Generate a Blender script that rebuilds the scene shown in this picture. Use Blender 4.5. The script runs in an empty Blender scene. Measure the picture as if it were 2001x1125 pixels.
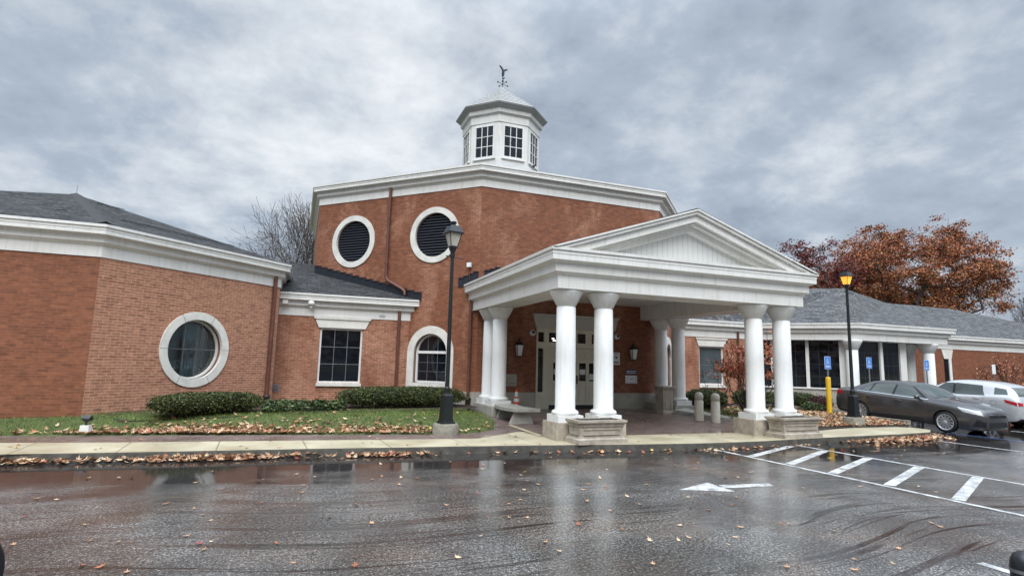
import bpy, bmesh, math, random
import numpy as np
from math import sin, cos, pi, sqrt, radians, hypot, atan2
from mathutils import Vector, Matrix, geometry
from mathutils.bvhtree import BVHTree

random.seed(7)
S = bpy.context.scene
COL = S.collection

# ------------------------------------------------------------------ materials
class NT:
    def __init__(s, name):
        s.m = bpy.data.materials.new(name); s.m.use_nodes = True
        s.t = s.m.node_tree; s.n = s.t.nodes; s.l = s.t.links
        s.b = s.n['Principled BSDF']
    def node(s, typ, **kw):
        n = s.n.new(typ)
        for k, v in kw.items():
            if k in n.inputs: n.inputs[k].default_value = v
            else: setattr(n, k, v)
        return n
    def link(s, a, b): s.l.new(a, b)
    def coord(s, which='Object', scale=(1, 1, 1), rot=(0, 0, 0)):
        tc = s.node('ShaderNodeTexCoord'); mp = s.node('ShaderNodeMapping')
        mp.inputs['Scale'].default_value = scale; mp.inputs['Rotation'].default_value = rot
        s.link(tc.outputs[which], mp.inputs['Vector']); return mp.outputs['Vector']
    def pos(s, scale=(1, 1, 1)):
        g = s.node('ShaderNodeNewGeometry'); mp = s.node('ShaderNodeMapping')
        mp.inputs['Scale'].default_value = scale
        s.link(g.outputs['Position'], mp.inputs['Vector']); return mp.outputs['Vector']
    def noise(s, vec, scale, detail=4, rough=.55, dist=0):
        n = s.node('ShaderNodeTexNoise'); n.inputs['Scale'].default_value = scale
        n.inputs['Detail'].default_value = detail; n.inputs['Roughness'].default_value = rough
        n.inputs['Distortion'].default_value = dist
        s.link(vec, n.inputs['Vector']); return n.outputs['Fac']
    def ramp(s, fac, stops):
        r = s.node('ShaderNodeValToRGB'); e = r.color_ramp.elements
        while len(e) < len(stops): e.new(.5)
        for k, (p, c) in enumerate(stops):
            e[k].position = p
            c = (c, c, c) if isinstance(c, (int, float)) else c
            e[k].color = (*c[:3], 1)
        s.link(fac, r.inputs['Fac']); return r.outputs['Color']
    def mix(s, fac, a, b, mode='MIX'):
        m = s.node('ShaderNodeMix', data_type='RGBA', blend_type=mode)
        for i, v in ((0, fac), (6, a), (7, b)):
            if isinstance(v, (int, float)): m.inputs[i].default_value = v
            elif isinstance(v, tuple): m.inputs[i].default_value = (*v[:3], 1)
            else: s.link(v, m.inputs[i])
        return m.outputs[2]
    def math(s, op, a, b=0., c=None, clamp=False):
        m = s.node('ShaderNodeMath', operation=op); m.use_clamp = clamp
        for i, v in enumerate((a, b, c)):
            if v is None: continue
            if isinstance(v, (int, float)): m.inputs[i].default_value = v
            else: s.link(v, m.inputs[i])
        return m.outputs[0]
    def bump(s, h, strength=.3, dist=.01):
        b = s.node('ShaderNodeBump'); b.inputs['Strength'].default_value = strength
        b.inputs['Distance'].default_value = dist
        s.link(h, b.inputs['Height']); s.link(b.outputs[0], s.b.inputs['Normal'])
    def set(s, col=None, rough=None, metal=None, spec=None):
        for k, v in (('Base Color', col), ('Roughness', rough), ('Metallic', metal), ('Specular IOR Level', spec)):
            if v is None: continue
            if isinstance(v, tuple): s.b.inputs[k].default_value = (*v[:3], 1)
            elif isinstance(v, (int, float)): s.b.inputs[k].default_value = v
            else: s.link(v, s.b.inputs[k])
        return s.m

def plain(name, col, rough=.6, var=.12, scale=6, metal=0., spec=.5, bump=0):
    t = NT(name); v = t.pos()
    n = t.noise(v, scale, 5, .6)
    c2 = tuple(max(0, x * (1 - var * 2)) for x in col)
    t.set(t.mix(t.ramp(n, [(.3, 0.), (.7, 1.)]), c2, col), rough, metal, spec)
    if bump: t.bump(t.noise(v, scale * 12, 3), bump, .004)
    return t.m

def brick(name, wet, streak=0.):
    """wet: 0 = pale dry wall with light joints, 1 = soaked orange red wall; patches in between"""
    t = NT(name); uv = t.coord('UV')
    def br(c1, c2, mo):
        b = t.node('ShaderNodeTexBrick')
        b.inputs['Color1'].default_value = (*c1, 1); b.inputs['Color2'].default_value = (*c2, 1)
        b.inputs['Mortar'].default_value = (*mo, 1); b.inputs['Scale'].default_value = 1
        b.inputs['Mortar Size'].default_value = .0075; b.inputs['Mortar Smooth'].default_value = .2
        b.inputs['Bias'].default_value = -.25
        b.inputs['Brick Width'].default_value = .213; b.inputs['Row Height'].default_value = .0677
        t.link(uv, b.inputs['Vector']); return b
    dry = br((.39, .178, .110), (.24, .095, .056), (.49, .31, .21))
    wt = br((.228, .084, .041), (.140, .050, .026), (.22, .095, .056))
    n1 = t.noise(t.coord('UV', (.55, .35, 1)), 1.0, 6, .62, .5)
    n2 = t.noise(t.coord('UV', (1.6, .5, 1)), 1.4, 4, .6)
    m = t.math('ADD', t.math('MULTIPLY', n1, .75), t.math('MULTIPLY', n2, .25))
    m = t.math('ADD', m, wet - .5)
    m = t.ramp(m, [(.40, 0.), (.60, 1.)])
    c = t.mix(m, dry.outputs['Color'], wt.outputs['Color'])
    big = t.ramp(t.noise(uv, 7, 4, .7), [(.25, .78), (.75, 1.2)])
    c = t.mix(1., c, big, 'MULTIPLY')
    cell = t.ramp(t.noise(t.coord('UV', (4.7, 14.77, 1)), 1.0, 1, .4), [(.3, .8), (.7, 1.18)])
    c = t.mix(.8, c, t.mix(1., c, cell, 'MULTIPLY'))
    t.set(c, t.ramp(m, [(0, .85), (1, .62)]), spec=.3)
    t.bump(dry.outputs['Fac'], -.35, .008)
    return t.m

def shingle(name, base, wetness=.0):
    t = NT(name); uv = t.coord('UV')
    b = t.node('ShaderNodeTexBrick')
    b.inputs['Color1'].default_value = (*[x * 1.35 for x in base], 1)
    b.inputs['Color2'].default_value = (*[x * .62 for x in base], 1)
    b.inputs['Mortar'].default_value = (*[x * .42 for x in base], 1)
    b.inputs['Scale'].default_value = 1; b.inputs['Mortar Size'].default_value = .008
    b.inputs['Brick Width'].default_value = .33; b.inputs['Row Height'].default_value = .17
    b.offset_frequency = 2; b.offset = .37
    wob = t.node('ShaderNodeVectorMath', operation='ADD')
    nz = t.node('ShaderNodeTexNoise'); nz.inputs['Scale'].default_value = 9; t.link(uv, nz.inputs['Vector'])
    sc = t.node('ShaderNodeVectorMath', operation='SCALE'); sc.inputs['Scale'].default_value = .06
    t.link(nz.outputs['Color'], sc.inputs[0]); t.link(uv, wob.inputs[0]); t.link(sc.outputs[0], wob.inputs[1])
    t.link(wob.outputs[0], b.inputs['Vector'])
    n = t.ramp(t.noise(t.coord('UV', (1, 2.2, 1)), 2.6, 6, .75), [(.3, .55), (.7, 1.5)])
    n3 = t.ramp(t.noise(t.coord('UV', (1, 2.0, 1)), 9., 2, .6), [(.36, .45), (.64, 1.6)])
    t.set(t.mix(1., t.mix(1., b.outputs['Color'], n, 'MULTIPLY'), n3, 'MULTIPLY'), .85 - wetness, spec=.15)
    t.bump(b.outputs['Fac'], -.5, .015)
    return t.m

M = {}
M['brick_wet'] = brick('soaked brick', .82)
M['brick_dry'] = brick('dry brick', .26)
M['brick_mid'] = brick('patchy brick', .50)
M['brick_tower'] = brick('tower brick', .60)
M['shingle'] = shingle('roof shingles', (.046, .046, .047))
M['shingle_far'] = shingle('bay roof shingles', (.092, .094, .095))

def white_paint(name, col):
    t = NT(name); v = t.pos()
    n = t.noise(v, 1.2, 6, .65)
    st = t.noise(t.pos((7, 7, .45)), 1.5, 5, .65); sp_ = t.noise(v, 22, 4, .7)
    c = t.mix(t.ramp(n, [(.35, 0.), (.72, .8)]), col, tuple(x * y for x, y in zip(col, (.86, .85, .81))))
    c = t.mix(t.ramp(st, [(.50, 0.), (.75, .55)]), c, tuple(x * y for x, y in zip(col, (.66, .64, .56))))
    c = t.mix(t.ramp(sp_, [(.60, 0.), (.75, .35)]), c, tuple(x * y for x, y in zip(col, (.7, .69, .66))))
    t.set(c, .55, spec=.35); return t.m
M['white'] = white_paint('white cornice paint', (.74, .73, .70))
M['white_col'] = white_paint('white column paint', (.76, .76, .745))
M['board'] = None
t = NT('tympanum boards'); uvx = t.pos()
sx = t.node('ShaderNodeSeparateXYZ'); t.link(uvx, sx.inputs[0])
g = t.math('FRACT', t.math('MULTIPLY', sx.outputs[0], 1 / .155))
g = t.ramp(g, [(0, .0), (.06, .0), (.10, 1.), (1, 1.)])
t.set(t.mix(g, (.40, .40, .385), (.62, .62, .60)), .6); M['board'] = t.m
M['stone'] = plain('limestone trim', (.74, .715, .645), .75, .12, 3, bump=.2)
M['stone_base'] = plain('limestone base', (.42, .40, .34), .7, .16, 2.5, bump=.2)
M['cast_stone'] = plain('cast stone planter', (.46, .40, .32), .75, .22, 6, bump=.3)
M['bench_stone'] = plain('weathered bench stone', (.40, .39, .34), .7, .22, 5, bump=.3)
M['concrete_post'] = plain('exposed aggregate concrete', (.60, .56, .47), .85, .14, 40, bump=.5)
M['concrete_old'] = plain('old concrete footing', (.30, .275, .215), .85, .25, 8, bump=.4)
M['black_iron'] = plain('black painted iron', (.012, .016, .017), .38, .2, 8)
M['copper'] = plain('brown downspout', (.15, .055, .036), .45, .2, 5)
M['boot'] = plain('rusty iron boot', (.035, .022, .02), .55, .3, 20)
M['flash'] = plain('dark metal flashing', (.018, .022, .03), .4, .2, 5)
M['louvre'] = plain('navy louvre', (.085, .09, .115), .4, .1, 5)
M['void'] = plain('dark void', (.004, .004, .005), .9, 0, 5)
M['door'] = plain('cream door paint', (.68, .65, .52), .5, .06, 3)
M['grey_panel'] = plain('grey lintel paint', (.50, .49, .44), .6, .06, 3)
M['dim_bar'] = plain('dim window bar', (.06, .062, .066), .5, .1, 5)
M['metal'] = plain('galvanised steel', (.30, .31, .32), .45, .15, 10, .7)
M['cup_roof'] = white_paint('grey cupola roof paint', (.36, .36, .355))
M['cup_metal'] = plain('grey roof metal', (.40, .40, .385), .5, .08, 3)
M['yellow'] = plain('yellow post sleeve', (.70, .43, .02), .45, .06, 4)
M['sign_blue'] = plain('sign blue', (.07, .22, .60), .4, .03, 4)
M['sign_white'] = plain('sign white', (.75, .77, .78), .45, .04, 4)
M['navy'] = plain('navy plaque', (.035, .03, .09), .4, .05, 4)
M['ink'] = plain('black ink', (.03, .03, .03), .6, .05, 4)
M['orange'] = plain('cone orange', (.80, .075, .02), .5, .08, 6)
M['soil'] = plain('wet soil', (.035, .024, .018), .8, .3, 14, bump=.6)
M['mulch'] = plain('bark mulch', (.055, .034, .024), .8, .35, 18, bump=.7)
M['rubber'] = plain('tyre rubber', (.012, .012, .013), .65, .2, 20)
M['plastic'] = plain('black plastic', (.012, .013, .015), .35, .1, 10)
M['rim'] = plain('silver wheel', (.62, .63, .65), .35, .05, 8, .35)
M['chrome'] = plain('chrome', (.7, .71, .73), .14, .03, 8, 1.)
M['paint_line'] = None
t = NT('road paint'); v = t.pos()
n = t.noise(v, 60, 4, .7); n2 = t.noise(v, 5, 4, .6)
t.set(t.mix(t.ramp(t.math('MULTIPLY', n, n2), [(.18, 0.), (.30, 1.)]), (.22, .22, .215), (.66, .66, .645)), .4); M['paint_line'] = t.m
M['paint_blue'] = plain('blue road paint', (.05, .12, .32), .3, .25, 20)

def glass(name, col, rough=.03, spec=.45):
    t = NT(name); v = t.pos()
    n = t.noise(v, .9, 3, .5)
    t.set(t.mix(t.ramp(n, [(.35, 0.), (.7, 1.)]), tuple(x * .5 for x in col), col), rough, spec=spec)
    return t.m
M['glass'] = glass('dark window glass', (.008, .011, .017))
tt = NT('tinted clear glass'); tr_n = tt.node('ShaderNodeBsdfTransparent'); tr_n.inputs[0].default_value = (.78, .84, .86, 1)
mxs = tt.node('ShaderNodeMixShader'); fre = tt.node('ShaderNodeFresnel'); fre.inputs[0].default_value = 1.5; gls = tt.node('ShaderNodeBsdfGlossy'); gls.inputs['Roughness'].default_value = .03
tt.link(fre.outputs[0], mxs.inputs[0]); tt.link(tr_n.outputs[0], mxs.inputs[1]); tt.link(gls.outputs[0], mxs.inputs[2]); tt.link(mxs.outputs[0], tt.n['Material Output'].inputs[0]); M['glass_clear'] = tt.m
M['glass_round'] = glass('grey round window glass', (.075, .095, .10), .06)
M['glass_car'] = glass('car glass', (.085, .11, .105), .02, .8)
M['frost'] = plain('frosted lantern glass', (.55, .52, .44), .25, .12, 12)
def carpaint(name, col, metal, rough=.22):
    t = NT(name); v = t.pos()
    t.set(col, rough, metal); t.b.inputs['Coat Weight'].default_value = .8
    t.b.inputs['Coat Roughness'].default_value = .04
    fl = t.noise(v, 900, 1); t.link(t.ramp(fl, [(.3, rough * .8), (.7, rough * 1.4)]), t.b.inputs['Roughness']); return t.m
M['car_dark'] = carpaint('charcoal car paint', (.062, .060, .061), .3)
M['car_silver'] = carpaint('silver car paint', (.56, .57, .58), .35)
M['lens'] = plain('headlamp lens', (.55, .56, .56), .1, .2, 30)
M['tail'] = plain('red tail lens', (.42, .012, .016), .14, .1, 20)
t = NT('lit lantern glass'); v = t.pos()
t.set((.8, .35, .06), .4); t.b.inputs['Emission Color'].default_value = (1, .36, .04, 1); t.b.inputs['Emission Strength'].default_value = 1.1; M['lit'] = t.m
t = NT('lamp glow'); t.set((.9, .5, .1), .4); t.b.inputs['Emission Color'].default_value = (1, .62, .06, 1); t.b.inputs['Emission Strength'].default_value = 3.; M['glow'] = t.m
t = NT('ceiling light tube'); t.set((.9, .9, .85), .4); t.b.inputs['Emission Color'].default_value = (1, .93, .8, 1); t.b.inputs['Emission Strength'].default_value = 2.; M['tube'] = t.m

def leafmat(name, col, var=.35, sss=True):
    t = NT(name); v = t.pos(); n = t.noise(v, 3, 3, .6)
    n2 = t.node('ShaderNodeTexWhiteNoise'); 
    c = t.mix(t.ramp(n, [(.3, 0.), (.7, 1.)]), tuple(x * (1 - var) for x in col), tuple(min(1, x * (1 + var)) for x in col))
    t.set(c, .6, spec=.3); return t.m
def bark(name, col):
    t = NT(name); n = t.noise(t.pos((8, 8, 1.5)), 3, 5, .7)
    t.set(t.mix(t.ramp(n, [(.35, 0.), (.65, 1.)]), tuple(x * .45 for x in col), col), .85, spec=.2); t.bump(n, .6, .02); return t.m
M['bark_dark'] = bark('dark wet bark', (.05, .038, .032))
M['bark_grey'] = bark('grey brown bark', (.115, .09, .075))
M['oak'] = [leafmat('oak leaf rust', (.34, .115, .055), .2), leafmat('oak leaf brown', (.20, .08, .045), .2), leafmat('oak leaf orange', (.40, .17, .065), .2), leafmat('oak leaf olive', (.17, .12, .05), .2)]
M['red'] = [leafmat('red leaf', (.17, .030, .026)), leafmat('dark red leaf', (.10, .024, .024)), leafmat('rust leaf', (.22, .06, .035))]
M['maple'] = [leafmat('maple leaf red', (.46, .12, .075)), leafmat('maple leaf orange', (.52, .20, .085)), leafmat('maple leaf dark', (.28, .08, .055)), leafmat('maple leaf salmon', (.55, .24, .15))]
M['yew'] = [leafmat('yew green', (.060, .076, .022)), leafmat('yew dark', (.020, .030, .010)), leafmat('yew light', (.11, .12, .038))]
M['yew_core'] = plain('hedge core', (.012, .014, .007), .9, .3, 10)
M['ivy'] = [leafmat('ground cover', (.045, .075, .022)), leafmat('ground cover pale', (.11, .13, .05)), leafmat('ground cover dark', (.022, .035, .012))]
M['barb'] = [leafmat('barberry', (.10, .025, .028)), leafmat('barberry dark', (.045, .014, .016))]
M['blade'] = [leafmat('grass green', (.135, .185, .038)), leafmat('grass deep', (.085, .135, .028)), leafmat('grass straw', (.21, .20, .07))]
M['litter'] = [leafmat('dry leaf tan', (.46, .27, .15)), leafmat('dry leaf pale', (.58, .42, .27)), leafmat('dry leaf rust', (.30, .11, .055)), leafmat('dry leaf brown', (.20, .10, .055)), leafmat('dry leaf red', (.30, .07, .06)), leafmat('dry leaf yellow', (.55, .40, .12))]

# ---- ground materials
def asphalt():
    t = NT('wet asphalt'); v = t.pos()
    sx = t.node('ShaderNodeSeparateXYZ'); t.link(v, sx.inputs[0])
    X, Y = sx.outputs[0], sx.outputs[1]
    fine = t.noise(v, 26, 6, .9); mid = t.noise(v, 9, 5, .65); big = t.noise(v, .42, 5, .6, .6)
    # long wheel tracks of water, slightly bowed, running along the lane
    bow = t.math('ADD', Y, t.math('ADD', t.math('MULTIPLY', t.math('SINE', t.math('MULTIPLY', X, .62)), .30), t.math('MULTIPLY', t.math('SINE', t.math('MULTIPLY_ADD', X, 1.3, 1.)), .12)))
    cb = t.node('ShaderNodeCombineXYZ'); t.link(t.math('MULTIPLY', X, .16), cb.inputs[0]); t.link(t.math('MULTIPLY', bow, 1.9), cb.inputs[1])
    tr = t.noise(cb.outputs[0], 1.15, 4, .6, .7)
    cb2 = t.node('ShaderNodeCombineXYZ'); t.link(t.math('MULTIPLY', X, .21), cb2.inputs[0]); t.link(t.math('MULTIPLY', bow, 5.0), cb2.inputs[1])
    tr2 = t.noise(cb2.outputs[0], 1.25, 3, .55, .8)
    near = t.math('SUBTRACT', 1., t.ramp(t.math('MULTIPLY', Y, .1), [(.60, 0.), (.92, 1.)]))
    track = t.math('MULTIPLY', t.ramp(tr2, [(.56, 0.), (.60, 1.)]), near)
    track = t.math('MULTIPLY', track, t.ramp(t.noise(v, .33, 3, .5), [(.34, .1), (.50, 1.)]))
    track = t.math('MULTIPLY', track, t.ramp(mid, [(.3, .6), (.6, 1.)]))
    # water film: more of it towards the kerb and towards the parking bays
    pool = t.math('ADD', t.math('MULTIPLY', big, .9), t.math('MULTIPLY', t.math('SUBTRACT', Y, 8.9), .14))
    pool = t.math('ADD', pool, t.math('MULTIPLY', t.math('SUBTRACT', tr, .5), .45))
    pool = t.math('ADD', pool, t.math('MULTIPLY', t.math('MAXIMUM', t.math('SUBTRACT', X, 7.), 0.), .018))
    pool = t.ramp(pool, [(.38, 0.), (.60, 1.)])
    wetm = t.math('MAXIMUM', pool, track)
    grain = t.noise(v, 95, 2, .6); chips = t.noise(v, 48, 2, .5)
    stones = t.ramp(fine, [(.46, 0.), (.60, 1.)])
    fleck = t.math('MULTIPLY', t.ramp(chips, [(.60, 0.), (.68, 1.)]), t.ramp(mid, [(.25, .3), (.6, 1.)]))
    drycol = t.mix(stones, (.040, .037, .035), (.19, .183, .172))
    drycol = t.mix(fleck, drycol, (.44, .43, .41))
    patch = t.ramp(t.noise(v, .8, 4, .6, .3), [(.42, .72), (.60, 1.3)])
    drycol = t.mix(1., drycol, patch, 'MULTIPLY')
    rust = t.ramp(t.noise(v, .5, 4, .6, .4), [(.46, 0.), (.62, .8)])  # brown patches painted into the colour, echoing brick reflected in the wet road
    drycol = t.mix(rust, drycol, t.mix(1., drycol, (.90, .76, .67), 'MULTIPLY'))
    wetcol = t.mix(fleck, t.mix(stones, (.013, .011, .010), (.045, .038, .034)), (.14, .13, .12))
    c = t.mix(wetm, drycol, wetcol)
    rough = t.mix(wetm, t.ramp(tr, [(.3, .30), (.7, .18)]), t.ramp(mid, [(.3, .03), (.7, .10)]))
    t.set(c, rough, spec=.5)
    h = t.math('MULTIPLY', t.math('ADD', t.math('MULTIPLY', grain, .5), chips), t.math('SUBTRACT', 1., t.math('MULTIPLY', wetm, .93)))
    t.bump(h, .17, .004); return t.m
M['asphalt'] = asphalt()

def sidewalk():
    t = NT('sidewalk concrete'); v = t.pos()
    sx = t.node('ShaderNodeSeparateXYZ'); t.link(v, sx.inputs[0])
    a = t.noise(v, 1.1, 5, .65); b = t.noise(v, 14, 4, .7)
    c = t.mix(t.ramp(a, [(.32, 0.), (.68, 1.)]), (.37, .315, .205), (.50, .445, .31))
    c = t.mix(t.ramp(b, [(.55, 0.), (.8, .4)]), c, (.28, .25, .17))
    # tooled joints
    fr = t.math('FRACT', t.math('ADD', t.math('MULTIPLY', t.math('ADD', sx.outputs[0], t.math('MULTIPLY', sx.outputs[1], .06)), 1 / 1.52), .37))
    j = t.ramp(fr, [(0, 1.), (.010, 1.), (.014, 0.), (1, 0.)])
    c = t.mix(j, c, (.12, .105, .075))
    t.set(c, t.ramp(a, [(.3, .28), (.7, .6)]), spec=.45); t.bump(b, .15, .004); return t.m
M['sidewalk'] = sidewalk()
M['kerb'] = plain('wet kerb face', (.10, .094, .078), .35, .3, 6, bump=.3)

def paver():
    t = NT('brick pavers'); v = t.coord('Object', rot=(0, 0, radians(-4)))
    b = t.node('ShaderNodeTexBrick')
    b.inputs['Color1'].default_value = (.21, .150, .128, 1); b.inputs['Color2'].default_value = (.135, .098, .087, 1)
    b.inputs['Mortar'].default_value = (.065, .047, .043, 1); b.inputs['Scale'].default_value = 1
    b.inputs['Mortar Size'].default_value = .005; b.inputs['Brick Width'].default_value = .205; b.inputs['Row Height'].default_value = .103
    t.link(v, b.inputs['Vector'])
    p = t.pos(); n = t.noise(p, .7, 4, .6); n2 = t.noise(p, 25, 3, .6)
    c = t.mix(1., b.outputs['Color'], t.ramp(n2, [(.3, .75), (.7, 1.25)]), 'MULTIPLY')
    t.set(c, t.ramp(n, [(.35, .16), (.62, .55)]), spec=.4); t.bump(b.outputs['Fac'], -.25, .004); return t.m
M['paver'] = paver()
t = NT('lawn soil'); v = t.pos()
t.set(t.mix(t.ramp(t.noise(v, 3, 5, .7), [(.3, 0.), (.7, 1.)]), (.05, .07, .018), (.09, .115, .03)), .85); t.bump(t.noise(v, 60, 3), .6, .02); M['lawn'] = t.m
t = NT('distant grass'); v = t.pos()
t.set(t.mix(t.ramp(t.noise(v, .2, 5, .7), [(.3, 0.), (.7, 1.)]), (.05, .06, .02), (.10, .09, .035)), .9); M['far_ground'] = t.m

# ------------------------------------------------------------------ mesh builder
class MB:
    def __init__(s): s.v = []; s.f = []; s.uv = []; s.mi = []; s.sm = []
    def add(s, pts, faces, mi=0, sm=False, uvs=None):
        o = len(s.v); s.v += [tuple(p) for p in pts]
        for k, f in enumerate(faces):
            s.f.append([i + o for i in f]); s.mi.append(mi); s.sm.append(sm)
            s.uv.append(uvs[k] if uvs else None)
    def poly(s, pts, mi=0, uvs=None, sm=False): s.add(pts, [list(range(len(pts)))], mi, sm, [uvs] if uvs else None)
    def box(s, x0, x1, y0, y1, z0, z1, mi=0):
        p = [(x0, y0, z0), (x1, y0, z0), (x1, y1, z0), (x0, y1, z0), (x0, y0, z1), (x1, y0, z1), (x1, y1, z1), (x0, y1, z1)]
        s.add(p, [[0, 3, 2, 1], [4, 5, 6, 7], [0, 1, 5, 4], [1, 2, 6, 5], [2, 3, 7, 6], [3, 0, 4, 7]], mi)
    def frustum(s, cx, cy, z0, z1, a0, b0, a1, b1, mi=0):
        p = [(cx + i * a0, cy + j * b0, z0) for i, j in ((-1, -1), (1, -1), (1, 1), (-1, 1))] + [(cx + i * a1, cy + j * b1, z1) for i, j in ((-1, -1), (1, -1), (1, 1), (-1, 1))]
        s.add(p, [[0, 3, 2, 1], [4, 5, 6, 7], [0, 1, 5, 4], [1, 2, 6, 5], [2, 3, 7, 6], [3, 0, 4, 7]], mi)
    def lathe(s, prof, n=24, c=(0, 0, 0), mi=0, sm=True, cap=True):
        pts = []
        for r, z in prof:
            for k in range(n): pts.append((c[0] + r * cos(2 * pi * k / n), c[1] + r * sin(2 * pi * k / n), c[2] + z))
        fs = []
        for i in range(len(prof) - 1):
            for k in range(n):
                a = i * n + k; b = i * n + (k + 1) % n; fs.append([a, b, b + n, a + n])
        s.add(pts, fs, mi, sm)
        if cap:
            m = len(prof) - 1
            s.add(pts[:n], [list(range(n))[::-1]], mi); s.add(pts[m * n:], [list(range(n))], mi)
    def tube(s, path, rad, n=8, mi=0, sm=True, cap=True):
        path = [Vector(p) for p in path]
        if isinstance(rad, (int, float)): rad = [rad] * len(path)
        pts = []; prev = None
        for i, p in enumerate(path):
            d = (path[min(i + 1, len(path) - 1)] - path[max(i - 1, 0)]).normalized()
            a = prev if prev is not None else (Vector((0, 0, 1)) if abs(d.z) < .9 else Vector((1, 0, 0)))
            u = (a - d * a.dot(d))
            if u.length < 1e-5: u = d.orthogonal()
            u.normalize(); w = d.cross(u); prev = u
            for k in range(n):
                t_ = 2 * pi * k / n; pts.append(p + (u * cos(t_) + w * sin(t_)) * rad[i])
        fs = []
        for i in range(len(path) - 1):
            for k in range(n):
                a = i * n + k; b = i * n + (k + 1) % n; fs.append([a, b, b + n, a + n])
        s.add(pts, fs, mi, sm)
        if cap:
            s.add(pts[:n], [list(range(n))[::-1]], mi); s.add(pts[-n:], [list(range(n))], mi)
    def prism_y(s, xz, y0, y1, mi=0):
        n = len(xz); p = [(x, y0, z) for x, z in xz] + [(x, y1, z) for x, z in xz]
        s.add(p, [list(range(n)), list(range(n, 2 * n))[::-1]] + [[i, i + n, (i + 1) % n + n, (i + 1) % n] for i in range(n)], mi)
    def prism_z(s, xy, z0, z1, mi=0):
        n = len(xy); p = [(x, y, z0) for x, y in xy] + [(x, y, z1) for x, y in xy]
        s.add(p, [list(range(n))[::-1], list(range(n, 2 * n))] + [[i, (i + 1) % n, (i + 1) % n + n, i + n] for i in range(n)], mi)
    def xform(s, M4):
        s.v = [tuple(M4 @ Vector(p)) for p in s.v]; return s
    def build(s, name, mat, parent=None, off=None):
        me = bpy.data.meshes.new(name)
        vv = s.v if off is None else [(a - off[0], b - off[1], c - off[2]) for a, b, c in s.v]
        me.from_pydata(vv, [], s.f)
        mats = mat if isinstance(mat, list) else [mat]
        for m in mats: me.materials.append(m)
        me.polygons.foreach_set('material_index', s.mi); me.polygons.foreach_set('use_smooth', s.sm)
        if any(u is not None for u in s.uv):
            ul = me.uv_layers.new(name='UVMap')
            for p, u in zip(me.polygons, s.uv):
                if u is None: continue
                for li, c in zip(p.loop_indices, u): ul.data[li].uv = c
        me.update()
        o = bpy.data.objects.new(name, me); COL.objects.link(o)
        if parent is not None: o.parent = parent
        return o

def tag(o, label=None, cat=None, group=None, kind=None):
    if label: o['label'] = label
    if cat: o['category'] = cat
    if group: o['group'] = group
    if kind: o['kind'] = kind
    return o
def thing(name, label, cat, loc=(0, 0, 0), rz=0, group=None):
    o = bpy.data.objects.new(name, None); COL.objects.link(o); o.empty_display_size = .2
    o.location = loc; o.rotation_euler = (0, 0, rz); return tag(o, label, cat, group)
def dup(root, loc, rz=None, label=None, group=None):
    r = root.copy(); COL.objects.link(r); r.location = loc
    if rz is not None: r.rotation_euler = (0, 0, rz)
    if label: r['label'] = label
    if group: r['group'] = group
    for ch in list(root.children):
        c = ch.copy(); COL.objects.link(c); c.parent = r
        for g_ in list(ch.children):
            d = g_.copy(); COL.objects.link(d); d.parent = c
    return r

# ------------------------------------------------------------------ camera (solved from the octagonal plan of the building)
HC = 1.8
f_, pt, rl, yw = 1095.02, radians(7.6863), radians(1.44672), radians(20.61563)
fw = Vector((sin(yw) * cos(pt), cos(yw) * cos(pt), sin(pt))); r0 = Vector((cos(yw), -sin(yw), 0)); u0 = r0.cross(fw)
r2 = r0 * cos(rl) + u0 * sin(rl); u2 = u0 * cos(rl) - r0 * sin(rl)
cam = bpy.data.cameras.new('camera'); co = bpy.data.objects.new('camera', cam); COL.objects.link(co)
co.matrix_world = Matrix(((r2.x, u2.x, -fw.x, 0), (r2.y, u2.y, -fw.y, 0), (r2.z, u2.z, -fw.z, HC), (0, 0, 0, 1)))
cam.sensor_width = 36; cam.lens = 36 * f_ / 2001; cam.clip_end = 3000; S.camera = co

# ------------------------------------------------------------------ wall faces
class Face:
    def __init__(s, P0, P1):
        s.o = Vector(P0); d = Vector(P1) - s.o; s.L = d.length; s.d = d / s.L; s.n = Vector((s.d.y, -s.d.x))
    def pt(s, u, z, o=0.):
        p = s.o + s.d * u + s.n * o; return (p.x, p.y, z)
def fbox(mb, F, u0, u1, z0, z1, o0, o1, mi=0):
    p = [F.pt(u, z, o) for z in (z0, z1) for u, o in ((u0, o1), (u1, o1), (u1, o0), (u0, o0))]
    mb.add(p, [[0, 3, 2, 1], [4, 5, 6, 7], [0, 1, 5, 4], [1, 2, 6, 5], [2, 3, 7, 6], [3, 0, 4, 7]], mi)
def fpoly(mb, F, uz, o0, o1, mi=0):
    n = len(uz); p = [F.pt(u, z, o1) for u, z in uz] + [F.pt(u, z, o0) for u, z in uz]
    mb.add(p, [list(range(n)), list(range(n, 2 * n))[::-1]] + [[i, i + n, (i + 1) % n + n, (i + 1) % n] for i in range(n)], mi)
def arc(uc, zc, r, a0=0, a1=2 * pi, n=48):
    return [(uc + r * cos(a0 + (a1 - a0) * k / n), zc + r * sin(a0 + (a1 - a0) * k / n)) for k in range(n + (0 if abs(a1 - a0 - 2 * pi) < 1e-6 else 1))]
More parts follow.
